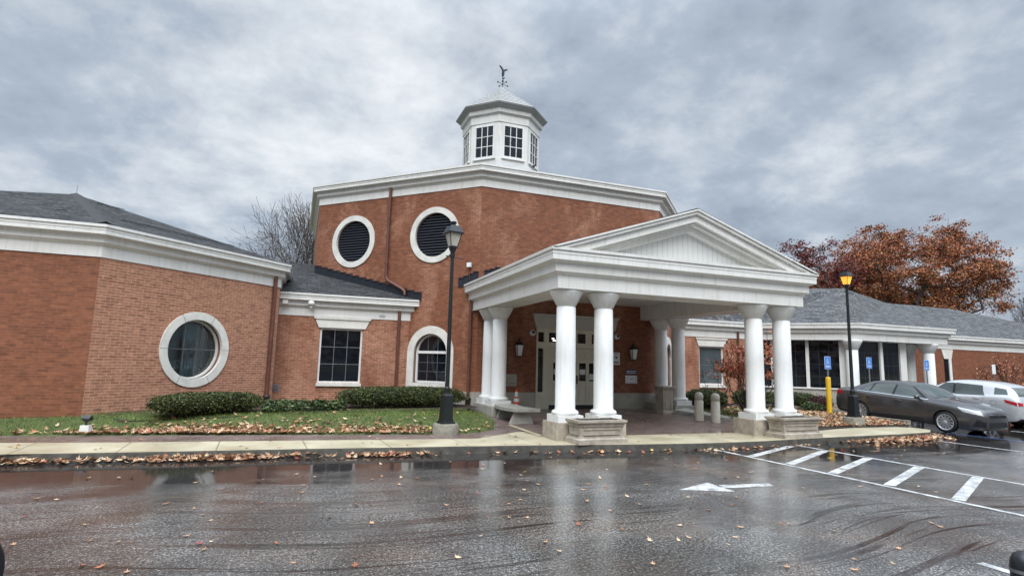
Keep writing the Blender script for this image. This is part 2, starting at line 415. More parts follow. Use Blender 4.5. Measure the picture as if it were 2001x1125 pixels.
def fband(mb, F, A, B, o0, o1, closed=True, mi=0):
    """block between outline A (outer) and B (inner) with front face at o1 and back at o0"""
    n = len(A); m = n if closed else n - 1
    p = [F.pt(u, z, o1) for u, z in A] + [F.pt(u, z, o1) for u, z in B] + [F.pt(u, z, o0) for u, z in A] + [F.pt(u, z, o0) for u, z in B]
    fs = []
    for i in range(m):
        j = (i + 1) % n
        fs += [[i, j, n + j, n + i], [i, 2 * n + i, 2 * n + j, j], [n + i, n + j, 3 * n + j, 3 * n + i]]
    if not closed: fs += [[0, n, 3 * n, 2 * n], [n - 1, 3 * n - 1 - 0, 4 * n - 1, 2 * n - 1][:0] or [n - 1, 3 * n - 1, 4 * n - 1, 2 * n - 1]]
    mb.add(p, fs, mi)
def wall(name, F, z0, z1, mat, parent, holes=(), depth=.2, u0=0, u1=None, label=None, uoff=0.):
    u1 = F.L if u1 is None else u1
    loops = [[Vector((u0, z0, 0)), Vector((u1, z0, 0)), Vector((u1, z1, 0)), Vector((u0, z1, 0))]] + [[Vector((a, b, 0)) for a, b in h][::-1] for h in holes]
    tris = geometry.tessellate_polygon(loops)
    flat = [p for l in loops for p in l]
    mb = MB(); mb.add([F.pt(p.x, p.y) for p in flat], [list(t_) for t_ in tris], 0, False, [[(flat[i].x + uoff, flat[i].y) for i in t_] for t_ in tris])
    # orient outwards
    for k, f in enumerate(mb.f):
        a, b, c = (Vector(mb.v[i]) for i in f[:3]); nn = (b - a).cross(c - a)
        if nn.x * F.n.x + nn.y * F.n.y < 0: mb.f[k] = f[::-1]; mb.uv[k] = mb.uv[k][::-1]
    for h in holes:
        n = len(h)
        for i in range(n):
            a, b = h[i], h[(i + 1) % n]
            mb.poly([F.pt(*a), F.pt(*b), F.pt(*b, -depth), F.pt(*a, -depth)], 0, [(a[0], a[1]), (b[0], b[1]), (b[0] + .1, b[1]), (a[0] + .1, a[1])])
    o = mb.build(name, mat, parent)
    if label: o['label'] = label
    return o
def cornice(mb, pts, prof, ends=(None, None), caps=(True, True)):
    P = [Vector(p) for p in pts]; n = len(P); ms = []
    for i in range(n):
        def nrm(a, b): d = (b - a).normalized(); return Vector((d.y, -d.x))
        if i == 0: m = Vector(ends[0]) if ends[0] else nrm(P[0], P[1])
        elif i == n - 1: m = Vector(ends[1]) if ends[1] else nrm(P[-2], P[-1])
        else:
            a, b = nrm(P[i - 1], P[i]), nrm(P[i], P[i + 1]); m = (a + b); m = m / m.dot(a)
        ms.append(m)
    k = len(prof); pv = []
    for p, m in zip(P, ms):
        for o, z in prof: q = p + m * o; pv.append((q.x, q.y, z))
    fs = [[i * k + j, (i + 1) * k + j, (i + 1) * k + j + 1, i * k + j + 1] for i in range(n - 1) for j in range(k - 1)]
    mb.add(pv, fs)
    if caps[0]: mb.poly(pv[:k])
    if caps[1]: mb.poly(pv[-k:][::-1])
def prof(z0, back=-.12):
    return [(back, z0), (.025, z0), (.025, z0 + .25), (.035, z0 + .26), (.13, z0 + .335), (.13, z0 + .48), (.15, z0 + .50), (.27, z0 + .505), (.27, z0 + .575), (.258, z0 + .58), (.258, z0 + .595), (.272, z0 + .60), (.272, z0 + .645), (.262, z0 + .65), (.262, z0 + .66), (.30, z0 + .67), (.30, z0 + .73), (back, z0 + .73)]
def roof_face(mb, pts, e0, e1):
    """polygon with UV: u along eave e0->e1, v up the slope"""
    e = (Vector(e1) - Vector(e0)).normalized(); P = [Vector(p) for p in pts]
    nn = (P[1] - P[0]).cross(P[2] - P[0])
    for i in range(2, len(P)):
        c = (P[1] - P[0]).cross(P[i] - P[0])
        if c.length > nn.length: nn = c
    nn.normalize(); w = nn.cross(e)
    if w.z < 0: w = -w
    mb.poly(pts, 0, [((p - Vector(e0)).dot(e), (p - Vector(e0)).dot(w)) for p in P])

# ================================================================== LIBRARY BUILDING
B = thing('library_building', 'red brick octagonal library building with white cornices, round windows and a cupola', 'building')
zf = -.1
# ---- left wing
zL = 4.02
FL = Face((-14, 15.45), (-4.45, 15.45)); FR = Face((-4.45, 15.45), (-.68, 19.22)); FE = Face((-.68, 19.22), (-.68, 24))
wall('wing_wall', FL, zf, zL + .03, M['brick_wet'], B, label='soaked orange brick wall at the left edge')
rc, rz_ = 2.62, 1.97
wall('wing_wall', FR, zf, zL + .03, M['brick_dry'], B, [arc(rc, rz_, .84)], .8, label='pale dry brick wall around the grey round window')
wall('wing_wall', FE, zf, zL + .03, M['brick_dry'], B)
mb = MB(); cornice(mb, [(-14, 15.45), (-4.45, 15.45), (-.68, 19.22), (-.68, 24)], prof(zL)); mb.build('cornice', M['white'], B)
eo = .25; ez = zL + .74
c1 = (-4.45 + .383 * eo / .924, 15.45 - eo); c2 = (-.68 + eo, 19.22 - .414 * eo); A = (-6.77, 20.6, 6.66); RW = (-14, 24.65, 6.66)
mb = MB()
roof_face(mb, [(-14, 15.2, ez), (*c1, ez), A], (-14, 15.2, ez), (*c1, ez)); roof_face(mb, [(-14, 15.2, ez), A, RW], (-14, 15.2, ez), (*c1, ez))
roof_face(mb, [(*c1, ez), (*c2, ez), A], (*c1, ez), (*c2, ez))
roof_face(mb, [(*c2, ez), (c2[0], 26, ez), A], (*c2, ez), (c2[0], 26, ez))
wr = mb.build('wing_roof', M['shingle'], B)
mb = MB()   # dark vent slots and the hip cap
def on_roof(p, q, w, lift=.02, h=.02):
    p, q = Vector(p), Vector(q); d = (q - p).normalized(); s_ = d.cross(Vector((0, 0, 1))).normalized() * w
    up = Vector((0, 0, lift)); mb.poly([p - s_ + up, q - s_ + up, q + s_ + up, p + s_ + up])
def rp(a, b, t_, s_): a, b = Vector(a), Vector(b); return a.lerp(b, t_)
for (P0, P1, k, h0, h1) in (((-14, 15.2, ez), (*c1, ez), .28, .0, .93), ((*c1, ez), (*c2, ez), .24, .14, .95), ((*c1, ez), (*c2, ez), .76, .3, .9), ((-14, 15.2, ez), (*c1, ez), .85, .3, .97)):
    a0 = Vector(P0).lerp(Vector(A) if P0[0] > -10 else Vector(RW), k); b0 = Vector(P1).lerp(Vector(A), k)
    on_roof(a0.lerp(b0, h0), a0.lerp(b0, h1), .035, .035)
mb.build('ridge_vent', M['flash'], wr)
mb = MB(); p, q = Vector((*c1, ez)), Vector(A); d = (q - p).normalized(); p = p + d * .12; s_ = Vector((-d.y, d.x, 0)).normalized() * .17
mb.poly([p - s_ + Vector((0, 0, -.02)), p + Vector((0, 0, .05)), q + Vector((0, 0, .05)), q - s_ + Vector((0, 0, -.02))]); mb.poly([p + Vector((0, 0, .05)), p + s_ + Vector((0, 0, -.02)), q + s_ + Vector((0, 0, -.02)), q + Vector((0, 0, .05))])
mb.build('hip_cap', M['shingle'], wr)
mb = MB(); mb.tube([(A[0], A[1], A[2] - .05), (A[0], A[1], A[2] + .32)], [.012, .004], 6); mb.build('lightning_rod', M['metal'], B)

def round_window(F, uc, zc, r1, r2, pane_mat, muntin):
    mb = MB(); fband(mb, F, arc(uc, zc, r1), arc(uc, zc, r2), -.05, .035); ring = mb.build('round_window', M['stone'], B)
    for a in (0, 62, 118, 180, 242, 298):
        mb = MB(); a = radians(a); p, q = (uc + r2 * cos(a), zc + r2 * sin(a)), (uc + r1 * cos(a), zc + r1 * sin(a)); w = .006
        nx, nz = -sin(a) * w, cos(a) * w
        fpoly(mb, F, [(p[0] - nx, p[1] - nz), (q[0] - nx, q[1] - nz), (q[0] + nx, q[1] + nz), (p[0] + nx, p[1] + nz)], .03, .037); mb.build('stone_joint', M['concrete_old'], ring)
    mb = MB(); fband(mb, F, arc(uc, zc, r2), arc(uc, zc, r2 - .05), -.21, -.13); mb.build('frame', M['white'], ring)
    mb = MB(); fpoly(mb, F, arc(uc, zc, r2 - .02), -.20, -.19); mb.build('pane', pane_mat, ring)
    mb = MB(); r = r2 - .05
    fbox(mb, F, uc - r, uc + r, zc - .008, zc + .008, -.188, -.178)
    for du in muntin:
        h = sqrt(r * r - du * du); fbox(mb, F, uc + du - .006, uc + du + .006, zc - (0 if du > 0 else h * .62), zc + h, -.188, -.177)
    mb.build('muntin', M['metal'], ring)
    return ring
w = round_window(FR, rc, rz_, 1.01, .80, M['glass_clear'], (-.22, .27))
w['label'] = 'large round window with a stone ring and grey glass'
mb = MB(); fpoly(mb, FR, arc(rc, rz_, .95), -.75, -.65); mb.build('room_wall', plain('dim room wall', (.34, .40, .41), .8, .1, 3), w)
mb = MB()
for u0_, u1_, oo in ((-.10, .34, -.42), (-.9, -.62, -.45), (.55, .9, -.5)):
    k_ = 10
    for i in range(k_):
        a0_, a1_ = u0_ + (u1_ - u0_) * i / k_, u0_ + (u1_ - u0_) * (i + 1) / k_; d0, d1 = oo - .008 * (i % 2), oo - .008 * ((i + 1) % 2)
        mb.poly([FR.pt(rc + a0_, rz_ - .9, d0), FR.pt(rc + a1_, rz_ - .9, d1), FR.pt(rc + a1_, rz_ + .70, d1), FR.pt(rc + a0_, rz_ + .70, d0)])
mb.build('curtain', plain('grey curtain', (.46, .51, .51), .8, .1, 5), w)
# ---- link between left wing and tower
zK = 3.21; FK = Face((-.68, 19.88), (3.62, 19.88))
win = (1.33, 2.72, 1.01, 2.84)
wall('link_wall', FK, zf, zK + .03, M['brick_mid'], B, [[(win[0], win[2]), (win[1], win[2]), (win[1], win[3]), (win[0], win[3])]], .14)
mb = MB(); cornice(mb, [(-.68, 19.88), (3.62, 19.88)], prof(zK), (None, (1, -1))); mb.build('cornice', M['white'], B)
mb = MB(); rf = lambda y: 3.955 + .335 * (y - 19.6)
roof_face(mb, [(-.7, 19.6, rf(19.6)), (3.90, 19.6, rf(19.6)), (.41, 23.09, rf(23.09)), (.41, 25.0, rf(25)), (-.7, 25.0, rf(25))], (-.7, 19.6, 0), (3.9, 19.6, 0)); mb.build('link_roof', M['shingle'], B)

def rect_window(F, u0, u1, z0, z1, nx, nz, parent, lintel=None, sill=None, fr=.06, rec=.10, mm=.009, pane=None):
    mb = MB(); A_ = [(u0, z0), (u1, z0), (u1, z1), (u0, z1)]; B_ = [(u0 + fr, z0 + fr), (u1 - fr, z0 + fr), (u1 - fr, z1 - fr), (u0 + fr, z1 - fr)]
    fband(mb, F, A_, B_, -rec - .05, -rec + .05); fo = mb.build('window', M['white'], parent)
    mb = MB(); fpoly(mb, F, [(u0 + .02, z0 + .02), (u1 - .02, z0 + .02), (u1 - .02, z1 - .02), (u0 + .02, z1 - .02)], -rec - .08, -rec); mb.build('pane', pane or M['glass'], fo)
    mb = MB()
    for k in range(1, nx):
        u = u0 + fr + (u1 - u0 - 2 * fr) * k / nx; fbox(mb, F, u - mm, u + mm, z0 + fr, z1 - fr, -rec + .001, -rec + .012)
    for k in range(1, nz):
        z = z0 + fr + (z1 - z0 - 2 * fr) * k / nz; fbox(mb, F, u0 + fr, u1 - fr, z - mm, z + mm, -rec + .001, -rec + .010)
    if mb.v: mb.build('muntin', M['metal'], fo)
    if lintel:
        mb = MB(); a, b, zb, zt, e = lintel
        fpoly(mb, F, [(a, zb), (b, zb), (b + e, zt - .07), (a - e, zt - .07)], -.06, .04); fpoly(mb, F, [(a - e - .02, zt - .068), (b + e + .02, zt - .068), (b + e + .05, zt), (a - e - .05, zt)], -.06, .075)
        mb.build('lintel', M['stone'], fo)
    if sill:
        mb = MB(); fbox(mb, F, *sill, -.1, .07); mb.build('sill', M['stone'], fo)
    return fo
w = rect_window(FK, win[0], win[1], win[2], win[3], 3, 3, B, (1.28, 2.80, 2.845, 3.20, .13), (1.30, 2.75, .91, 1.008)); w['label'] = 'nine pane window under a flared stone lintel'
# fittings on the link cornice
mb = MB(); fbox(mb, FK, .10, .26, 3.555, 3.68, .13, .25); mb.build('light_box', M['white'], B)
mb = MB(); mb.lathe([(.10, -.02), (.11, .03), (.085, .09), (.02, .11)], 16, FK.pt(.98, 3.60, .21)); mb.lathe([(.05, -.12), (.05, 0)], 12, FK.pt(.98, 3.59, .18)); mb.build('dome_camera', M['white_col'], B)
mb = MB(); fbox(mb, FK, 3.22, 3.47, 3.26, 3.38, 0, .02); 
for k in range(4): fbox(mb, FK, 3.235, 3.455, 3.275 + k * .026, 3.287 + k * .026, .02, .028)
mb.build('vent_grille', M['metal'], B)
mb = MB(); fband(mb, FK, arc(.08, .84, .13, n=20), arc(.08, .84, .07, n=20), -.02, .02); fbox(mb, FK, .03, .13, .80, .88, 0, .05); mb.build('wall_outlet', M['metal'], B)

# ---- tower
zT = 7.85; L = 7.27
T0, T1, T2, T3 = (5.55 - L * .7071, 17.95 + L * .7071), (5.55, 17.95), (12.82, 17.95), (12.82 + L * .7071, 17.95 + L * .7071)
FTa = Face((T0[0], T0[1] + L), T0); FTl = Face(T0, T1); FTf = Face(T1, T2); FTr = Face(T2, T3); FTe = Face(T3, (T3[0], T3[1] + L))
V1, V2, VZ, AW = L - 5.46, L - 1.84, 6.27, L - 1.80
archo = [(AW - .93, .86), (AW + .93, .86)] + arc(AW, 2.10, .93, 0, pi, 32)
archi = [(AW - .61, 1.07), (AW + .61, 1.07)] + arc(AW, 2.10, .66, 0, pi, 32)
wall('tower_wall', FTa, 3, zT + .03, M['brick_tower'], B)
wall('tower_wall', FTl, zf, zT + .03, M['brick_tower'], B, [arc(V1, VZ, .82), arc(V2, VZ, .82), [(AW - .66, 1.07), (AW + .66, 1.07)] + arc(AW, 2.10, .66, 0, pi, 32)], .2, uoff=.13)
DU0, DU1, DZ0, DZ1 = 2.16, 5.20, .20, 3.10
wall('tower_wall', FTf, zf, zT + .03, M['brick_tower'], B, [[(DU0, DZ0), (DU1, DZ0), (DU1, DZ1), (DU0, DZ1)]], .2)
AR = 1.80
wall('tower_wall', FTr, zf, zT + .03, M['brick_tower'], B, [[(AR - .66, 1.07), (AR + .66, 1.07)] + arc(AR, 2.10, .66, 0, pi, 32)], .2, uoff=.21)
wall('tower_wall', FTe, 3, zT + .03, M['brick_tower'], B)
mb = MB(); cornice(mb, [(T0[0], T0[1] + L), T0, T1, T2, T3, (T3[0], T3[1] + L)], prof(zT)); mb.build('cornice', M['white'], B)
Cx, Cy = 9.22, 26.7
mb = MB(); oc = [T0, T1, T2, T3, (T3[0], T3[1] + L), (T2[0], T3[1] + L * 1.7071), (T1[0], T3[1] + L * 1.7071), (T0[0], T0[1] + L)]
for i in range(8):
    a, b = oc[i], oc[(i + 1) % 8]; sc_ = 1.025
    a = (Cx + (a[0] - Cx) * sc_, Cy + (a[1] - Cy) * sc_, zT + .73); b = (Cx + (b[0] - Cx) * sc_, Cy + (b[1] - Cy) * sc_, zT + .73)
    roof_face(mb, [a, b, (Cx, Cy, 11.6)], a, b)
mb.build('tower_roof', M['shingle'], B)
# stone base course
for F, a, b in ((FTl, L - 2.75, L), (FTf, 0, DU0 - .02), (FTf, DU1 + .02, FTf.L), (FTr, 0, 3)):
    mb = MB(); ko = .03 if F is FTf else 0
    fbox(mb, F, a - ko * .4 if a == 0 else a, b + (.0124 if b == F.L else 0), zf, .845, -.02, .03); k = a + 1.1
    while k < b: fbox(mb, F, k, k + .008, zf, .84, .029, .0315, 1); k += 1.25
    mb.build('stone_base', [M['stone_base'], M['concrete_old']], B)
# louvre vents
def louvre(F, uc, zc, label):
    mb = MB(); fband(mb, F, arc(uc, zc, 1.01), arc(uc, zc, .80), -.05, .04); ring = mb.build('louvre_vent', M['stone'], B); ring['label'] = label
    mb = MB(); fpoly(mb, F, arc(uc, zc, .82), -.25, -.19); mb.build('backing', M['void'], ring)
    mb = MB(); n = 15
    for k in range(n):
        z = zc - .77 + 1.54 * (k + .5) / n; h = sqrt(max(.0, .80 ** 2 - (z - zc) ** 2)); t_ = .046
        fpoly(mb, F, [(uc - h, z - t_), (uc + h, z - t_), (uc + h, z + .014), (uc - h, z + .014)], -.15, -.135)
        p = [F.pt(uc - h, z + .014, -.15), F.pt(uc + h, z + .014, -.15), F.pt(uc + h, z - .03, -.05), F.pt(uc - h, z - .03, -.05)]
        mb.add(p + [(x, y, zz - .012) for x, y, zz in p], [[3, 2, 1, 0], [4, 5, 6, 7], [2, 3, 7, 6], [0, 1, 5, 4]])
    mb.build('slats', M['louvre'], ring)
louvre(FTl, V1, VZ, 'round louvre vent nearer the left end of the tower'); louvre(FTl, V2, VZ, 'round louvre vent behind the black lamp head')
mb = MB()   # rain streak below the right vent: a stain with its own shape
# arched windows
def arched(F, uc, label):
    ao = [(uc + .93, .86)] + arc(uc, 2.10, .93, 0, pi, 32) + [(uc - .93, .86)]; ai = [(uc + .66, .86)] + arc(uc, 2.10, .66, 0, pi, 32) + [(uc - .66, .86)]
    mb = MB(); fband(mb, F, ao, ai, -.05, .04, False); fbox(mb, F, uc - .655, uc + .655, .86, 1.07, -.2, .055)
    fr = mb.build('arched_window', M['stone'], B); fr['label'] = label
    bo = [(uc + .66, 1.07)] + arc(uc, 2.10, .66, 0, pi, 32) + [(uc - .66, 1.07)]; bi = [(uc + .59, 1.14)] + arc(uc, 2.10, .59, 0, pi, 32) + [(uc - .59, 1.14)]
    mb = MB(); fband(mb, F, bo, bi, -.19, -.12, False); fbox(mb, F, uc - .6, uc + .6, 1.07, 1.14, -.19, -.12); fbox(mb, F, uc - .59, uc + .59, 2.08, 2.17, -.19, -.11); mb.build('frame', M['white_col'], fr)
    mb = MB(); fpoly(mb, F, [(uc - .64, 1.1)] + [(uc + .64, 1.1)] + arc(uc, 2.10, .62, 0, pi, 32), -.24, -.17); mb.build('pane', M['glass'], fr)
    mb = MB()
    for du in (-.2, .2): fbox(mb, F, uc + du - .008, uc + du + .008, 1.14, 2.10 + sqrt(.59 ** 2 - du * du), -.168, -.155)
    for z in (1.46, 1.77): fbox(mb, F, uc - .59, uc + .59, z - .007, z + .007, -.168, -.156)
    mb.build('muntin', M['metal'], fr)
arched(FTl, AW, 'arched window with white transom bar behind the lamp post'); arched(FTr, AR, 'arched window half hidden by the rear portico columns')
# stepped flashing where the link roof meets the tower
mb = MB(); n = 16
for k in range(n):
    u0, u1 = k * 5.0 / n, (k + 1) * 5.0 / n
    ya, yb = T0[1] - u0 * .7071, T0[1] - u1 * .7071
    zt = rf(ya) + .27 - .004 * k; fpoly(mb, FTl, [(u0, rf(ya) - .05), (u1, rf(yb) - .05), (u1, zt - .035), (u0, zt)], 0, .03 + .002 * (k % 2))
    fbox(mb, FTl, u0, u1 + .03, zt - .02, zt + .012, .034, .06)
mb.build('stepped_flashing', M['flash'], B)
mb = MB()
for k in range(7):
    u0 = L - .78 + k * .19; z = 4.46 + k * .065
    F_, uu = (FTl, u0) if u0 < L - .2 else (FTf, u0 - L + .2)
    fbox(mb, F_, uu, uu + .19, z - .1, z + .2, 0, .03); fbox(mb, F_, uu, uu + .21, z + .19, z + .215, .031, .06)
mb.build('stepped_flashing', M['flash'], B)
# downspouts
def spout(path, r=.05, boot=None, name='downspout', strap=()):
    mb = MB(); mb.tube(path, r, 8)
    for p in strap: mb.lathe([(r * 1.25, -.03), (r * 1.25, .03)], 8, p)
    o = mb.build(name, M['copper'], B)
    if boot:
        mb = MB(); x, y, z = boot; mb.lathe([(.085, 0), (.10, .05), (.085, .1), (.085, .38), (.105, .41), (.105, .46), (.06, .5)], 12, (x, y, z)); mb.build('drain_boot', M['boot'], o)
    return o
ud = L - 3.78; q = lambda u, z, o=.11: FTl.pt(u, z, o)
spout([q(ud, zT + .34, .10), q(ud, 6.9), q(ud, 4.95), q(ud + .02, 4.78), q(ud + .12, 4.66), q(ud + .72, 4.36), q(ud + .84, 4.28), q(ud + .87, 4.12)], .055, strap=[q(ud, 7.0), q(ud, 5.3)])
spout([FK.pt(3.93, zK + .34, .06), FK.pt(3.93, .2, .06)], .055)
spout([FR.pt(5.08, zL + .34, .07), FR.pt(5.08, .75, .07), FR.pt(5.08, .4, .07)], .06, FR.pt(5.08, .18, .07))
spout([(5.33, 18.04, 3.95), (5.33, 18.04, .6)], .052, (5.33, 18.04, .18), strap=[(5.33, 18.04, 2.6)])
spout([(T1[0] + .02 - .32, T1[1] + .16, .6), (T1[0] - .3, T1[1] + .16, .62)], .01)
# white antenna box by the portico
mb = MB(); fbox(mb, FTl, L - .42, L - .27, 5.02, 5.17, .05, .13); ab = mb.build('antenna_box', M['sign_white'], B)
mb = MB(); mb.tube([FTl.pt(L - .34, 5.02, .07), FTl.pt(L - .34, 4.6, .05)], .012, 6); mb.build('conduit', M['copper'], ab)

# ---- cupola
def octr(r, z, ap=True):
    return [(Cx + r * sin(radians(22.5 + 45 * k)), Cy - r * cos(radians(22.5 + 45 * k)), z) for k in range(8)]
def oloft(mb, rings, mi=0):
    n = 8
    for (ra, za), (rb, zb) in zip(rings[:-1], rings[1:]):
        a, b = octr(ra, za), octr(rb, zb)
        for k in range(n): mb.poly([a[k], a[(k + 1) % n], b[(k + 1) % n], b[k]], mi)
mb = MB(); oloft(mb, [(2.0, 10.9), (2.0, 13.58), (2.04, 13.60), (2.04, 14.0), (2.16, 14.05), (2.18, 14.22), (2.20, 14.24)]); cup = mb.build('cupola', M['white'], B)
mb = MB(); oloft(mb, [(2.2, 14.235), (2.42, 14.42), (2.44, 14.47), (2.38, 14.5)]); mb.build('eave', M['cup_metal'], cup)
mb = MB()
for i in range(9):
    t0, t1 = i / 9, (i + 1) / 9
    ra, rb = 2.38 * (1 - t0) + .12 * t0, 2.38 * (1 - t1) + .12 * t1; za, zb = 14.5 + 1.75 * t0, 14.5 + 1.75 * t1
    oloft(mb, [(ra + .015, za + .0), (ra + .012, za + .02), (rb, zb)])
mb.lathe([(.13, 0), (.10, .10), (.04, .14)], 12, (Cx, Cy, 16.24)); mb.build('cupola_roof', M['cup_roof'], cup)
mb = MB(); oloft(mb, [(2.02, 11.45), (2.06, 11.5), (2.75, 10.9)]); mb.build('skirt', M['cup_metal'], cup)
cr = octr(2.0, 0)
for k in (5, 6, 7, 0, 1, 2):
    a, b = Vector(cr[k][:2]), Vector(cr[(k + 1) % 8][:2])
    F = Face(a, b); c_ = F.L / 2
    wz0, wz1, hw = 11.86, 13.40, .47
    mb = MB(); fband(mb, F, [(c_ - hw - .09, wz0 - .09), (c_ + hw + .09, wz0 - .09), (c_ + hw + .09, wz1 + .09), (c_ - hw - .09, wz1 + .09)], [(c_ - hw, wz0), (c_ + hw, wz0), (c_ + hw, wz1), (c_ - hw, wz1)], .0, .045)
    fbox(mb, F, c_ - hw - .14, c_ + hw + .14, wz0 - .15, wz0 - .092, 0, .075)
    for j in (1, 2):
        u = c_ - hw + 2 * hw * j / 3; fbox(mb, F, u - .018, u + .018, wz0, wz1, .003, .03)
        z = wz0 + (wz1 - wz0) * j / 3; fbox(mb, F, c_ - hw, c_ + hw, z - .018, z + .018, .003, .028)
    wo = mb.build('cupola_window', M['white_col'], cup)
    mb = MB(); fbox(mb, F, c_ - hw, c_ + hw, wz0, wz1, -.01, .0025); wo2 = mb.build('cupola_pane', M['glass'], cup)
mb = MB(); z = 16.36
mb.tube([(Cx, Cy, z - .1), (Cx, Cy, z + .95)], .022, 6)
ax = Vector((.94, .34, 0))
for d, l in ((ax, .33), (Vector((-.34, .94, 0)), .3)):
    mb.tube([Vector((Cx, Cy, z + .22)) - d * l, Vector((Cx, Cy, z + .22)) + d * l], .013, 5)
    for s_ in (-1, 1): mb.lathe([(.01, -.05), (.05, 0), (.01, .05)], 8, Vector((Cx, Cy, z + .22)) + d * l * s_)
mb.lathe([(.01, -.07), (.07, 0), (.01, .07)], 10, (Cx, Cy, z + .38))
def flat(pts, th=.03):   # an extruded cut-out figure in the vane's plane
    n_ = Vector((-ax.y, ax.x, 0)) * th; P = [Vector((Cx, Cy, z)) + ax * a + Vector((0, 0, b)) for a, b in pts]; k = len(P)
    mb.add([p - n_ for p in P] + [p + n_ for p in P], [list(range(k)), list(range(k, 2 * k))[::-1]] + [[i, (i + 1) % k, (i + 1) % k + k, i + k] for i in range(k)])
flat([(-.02, .52), (.05, .50), (.13, .62), (.11, .64), (.03, .56), (-.02, .58)])
flat([(-.05, .70), (.0, .62), (.06, .72), (.07, .90), (.05, 1.0), (-.03, .98), (-.06, .85)], .04)
flat([(-.04, .93), (.04, .93), (.02, 1.04), (-.12, 1.16), (-.26, 1.20), (-.20, 1.12), (-.10, 1.03)], .025)
flat([(.02, .93), (.06, .92), (.14, 1.00), (.30, 1.10), (.30, 1.16), (.18, 1.12), (.04, 1.04)], .025)
mb.build('weathervane', M['black_iron'], cup)
mb = MB(); bx, by, bz = Cx + .95, Cy - 2.25, 11.36
for dx, r, zz in ((0, .07, .06), (.08, .045, .13)): mb.lathe([(.005, -r), (r * .7, -r * .7), (r, 0), (r * .7, r * .7), (.005, r)], 8, (bx + dx, by, bz + zz))
mb.add([(bx - .05, by - .03, bz + .07), (bx - .05, by + .03, bz + .07), (bx - .2, by, bz + .03)], [[0, 1, 2], [2, 1, 0]])
tag(mb.build('bird', M['black_iron']), 'small dark bird perched on the grey skirt of the cupola', 'bird')

# ---- right link, glazed bay, far wing
zB = 3.19
FQ = Face((14.6, 20.3), (19.8, 20.3)); fb = .45
uW = 16.51 - 14.6; 
wall('link_wall', FQ, zf, zB + .03, M['brick_mid'], B, [[(uW, 1.10), (uW + 1.34, 1.10), (uW + 1.34, 2.78), (uW, 2.78)]], .14, uoff=.6)
w = rect_window(FQ, uW, uW + 1.34, 1.10, 2.78, 1, 2, B, (uW - .04, uW + 1.38, 2.785, 3.15, .12), (uW - .04, uW + 1.38, .98, 1.098), pane=M['glass_round']); w['label'] = 'plain window behind the red maple'
cp = [(14.5, 20.3), (19.8, 20.3), (22.6, 17.5), (28.5, 17.5), (28.5, 21.0)]
mb = MB(); cornice(mb, cp, prof(zB, -.5)); mb.build('cornice', M['white'], B)
spout([FQ.pt(18.65 - 14.6, zB + .34, .06), FQ.pt(18.65 - 14.6, .3, .06)], .055)
i0, i1, i2 = (19.8 + .19, 20.3 + .45), (22.6 + .19, 17.5 + fb), (26.3, 17.5 + fb)
FBl = Face((19.5 + .186 + .45, 20.3 + .3 - .12), i1); FBr = Face(i1, i2); FBe = Face(i2, (26.3, 22))
def ub(x): return (x - FBl.o.x) / FBl.d.x
def glazed(F, z0, z1, a, b, panes, name, label):
    wall('bay_wall', F, zf, z0, M['stone_base'], B)
    mb = MB(); fbox(mb, F, a, b, z0, z0 + .07, -.12, .05); fbox(mb, F, a, b, z1 - .06, z1, -.12, .03)
    edges = [a] + [e for p in panes for e in p] + [b]
    for k in range(0, len(edges), 2): fbox(mb, F, edges[k], edges[k + 1], z0 + .07, z1 - .06, -.12, .03)
    fo = mb.build('window', M['white'], B); fo['label'] = label
    for p in panes: mb = MB(); fbox(mb, F, p[0] - .01, p[1] + .01, z0 + .06, z1 - .05, -.10, -.05); mb.build('pane', M['glass'], fo)
    mb = MB()
    for p in panes:
        for k in (1, 2): u = p[0] + (p[1] - p[0]) * k / 3; fbox(mb, F, u - .005, u + .005, z0 + .07, z1 - .06, -.049, -.046)
        for k in (1, 2, 3): z = z0 + (z1 - z0) * k / 4; fbox(mb, F, p[0], p[1], z - .005, z + .005, -.049, -.045)
    mb.build('muntin', M['dim_bar'], fo)
glazed(FBl, 1.02, zB + .05, .0, FBl.L, [(.12, .45), (ub(20.62), ub(21.50)), (ub(21.60), ub(22.46))], 'bay', 'dark glazed panels of the bay nearer the portico')
glazed(FBr, 1.02, zB + .05, .0, FBr.L, [(.42, 1.80), (1.98, 3.10)], 'bay', 'dark glazed panels of the bay behind the grey car')
wall('bay_wall', FBe, zf, zB + .03, M['white'], B)
def simple_col(x, y, z0, z1, r, name='bay_column', parent=B):
    mb = MB(); mb.box(x - r * 1.5, x + r * 1.5, y - r * 1.5, y + r * 1.5, z0, z0 + .15)
    h = z1 - z0
    mb.lathe([(r * 1.35, .15), (r * 1.4, .2), (r * 1.3, .26), (r * 1.04, .28), (r, .32), (r, h - .44), (r * .96, h - .43), (r * .96, h - .415), (r * 1.02, h - .41), (r * 1.75, h - .06), (r * 1.78, h - .03), (r * 1.72, h)], 28, (x, y, z0)); return mb.build(name, M['white_col'], parent)
simple_col(22.66, 17.80, .2, zB, .24); simple_col(27.7, 17.85, .2, zB, .24); simple_col(27.7, 18.75, .2, zB, .24)
mb = MB(); mb.prism_z([(20.0, 20.3), (22.65, 17.65), (27.95, 17.65), (27.95, 21)], zB + .02, zB + .06); mb.build('soffit', M['white'], B)
FF = Face((26, 20.4), (60, 20.4))
wall('far_wing_wall', FF, zf, zB + .03, M['brick_wet'], B, uoff=.4, label='plain orange brick wall at the far right')
mb = MB(); cornice(mb, [(26, 20.4), (60, 20.4)], prof(zB)); mb.build('cornice', M['white'], B)
mb = MB(); fpoly(mb, FF, [(6.85, 2.66), (7.45, 2.66), (7.62, 3.16), (6.68, 3.16)], 0, .05); wl = mb.build('narrow_window', M['stone'], B)
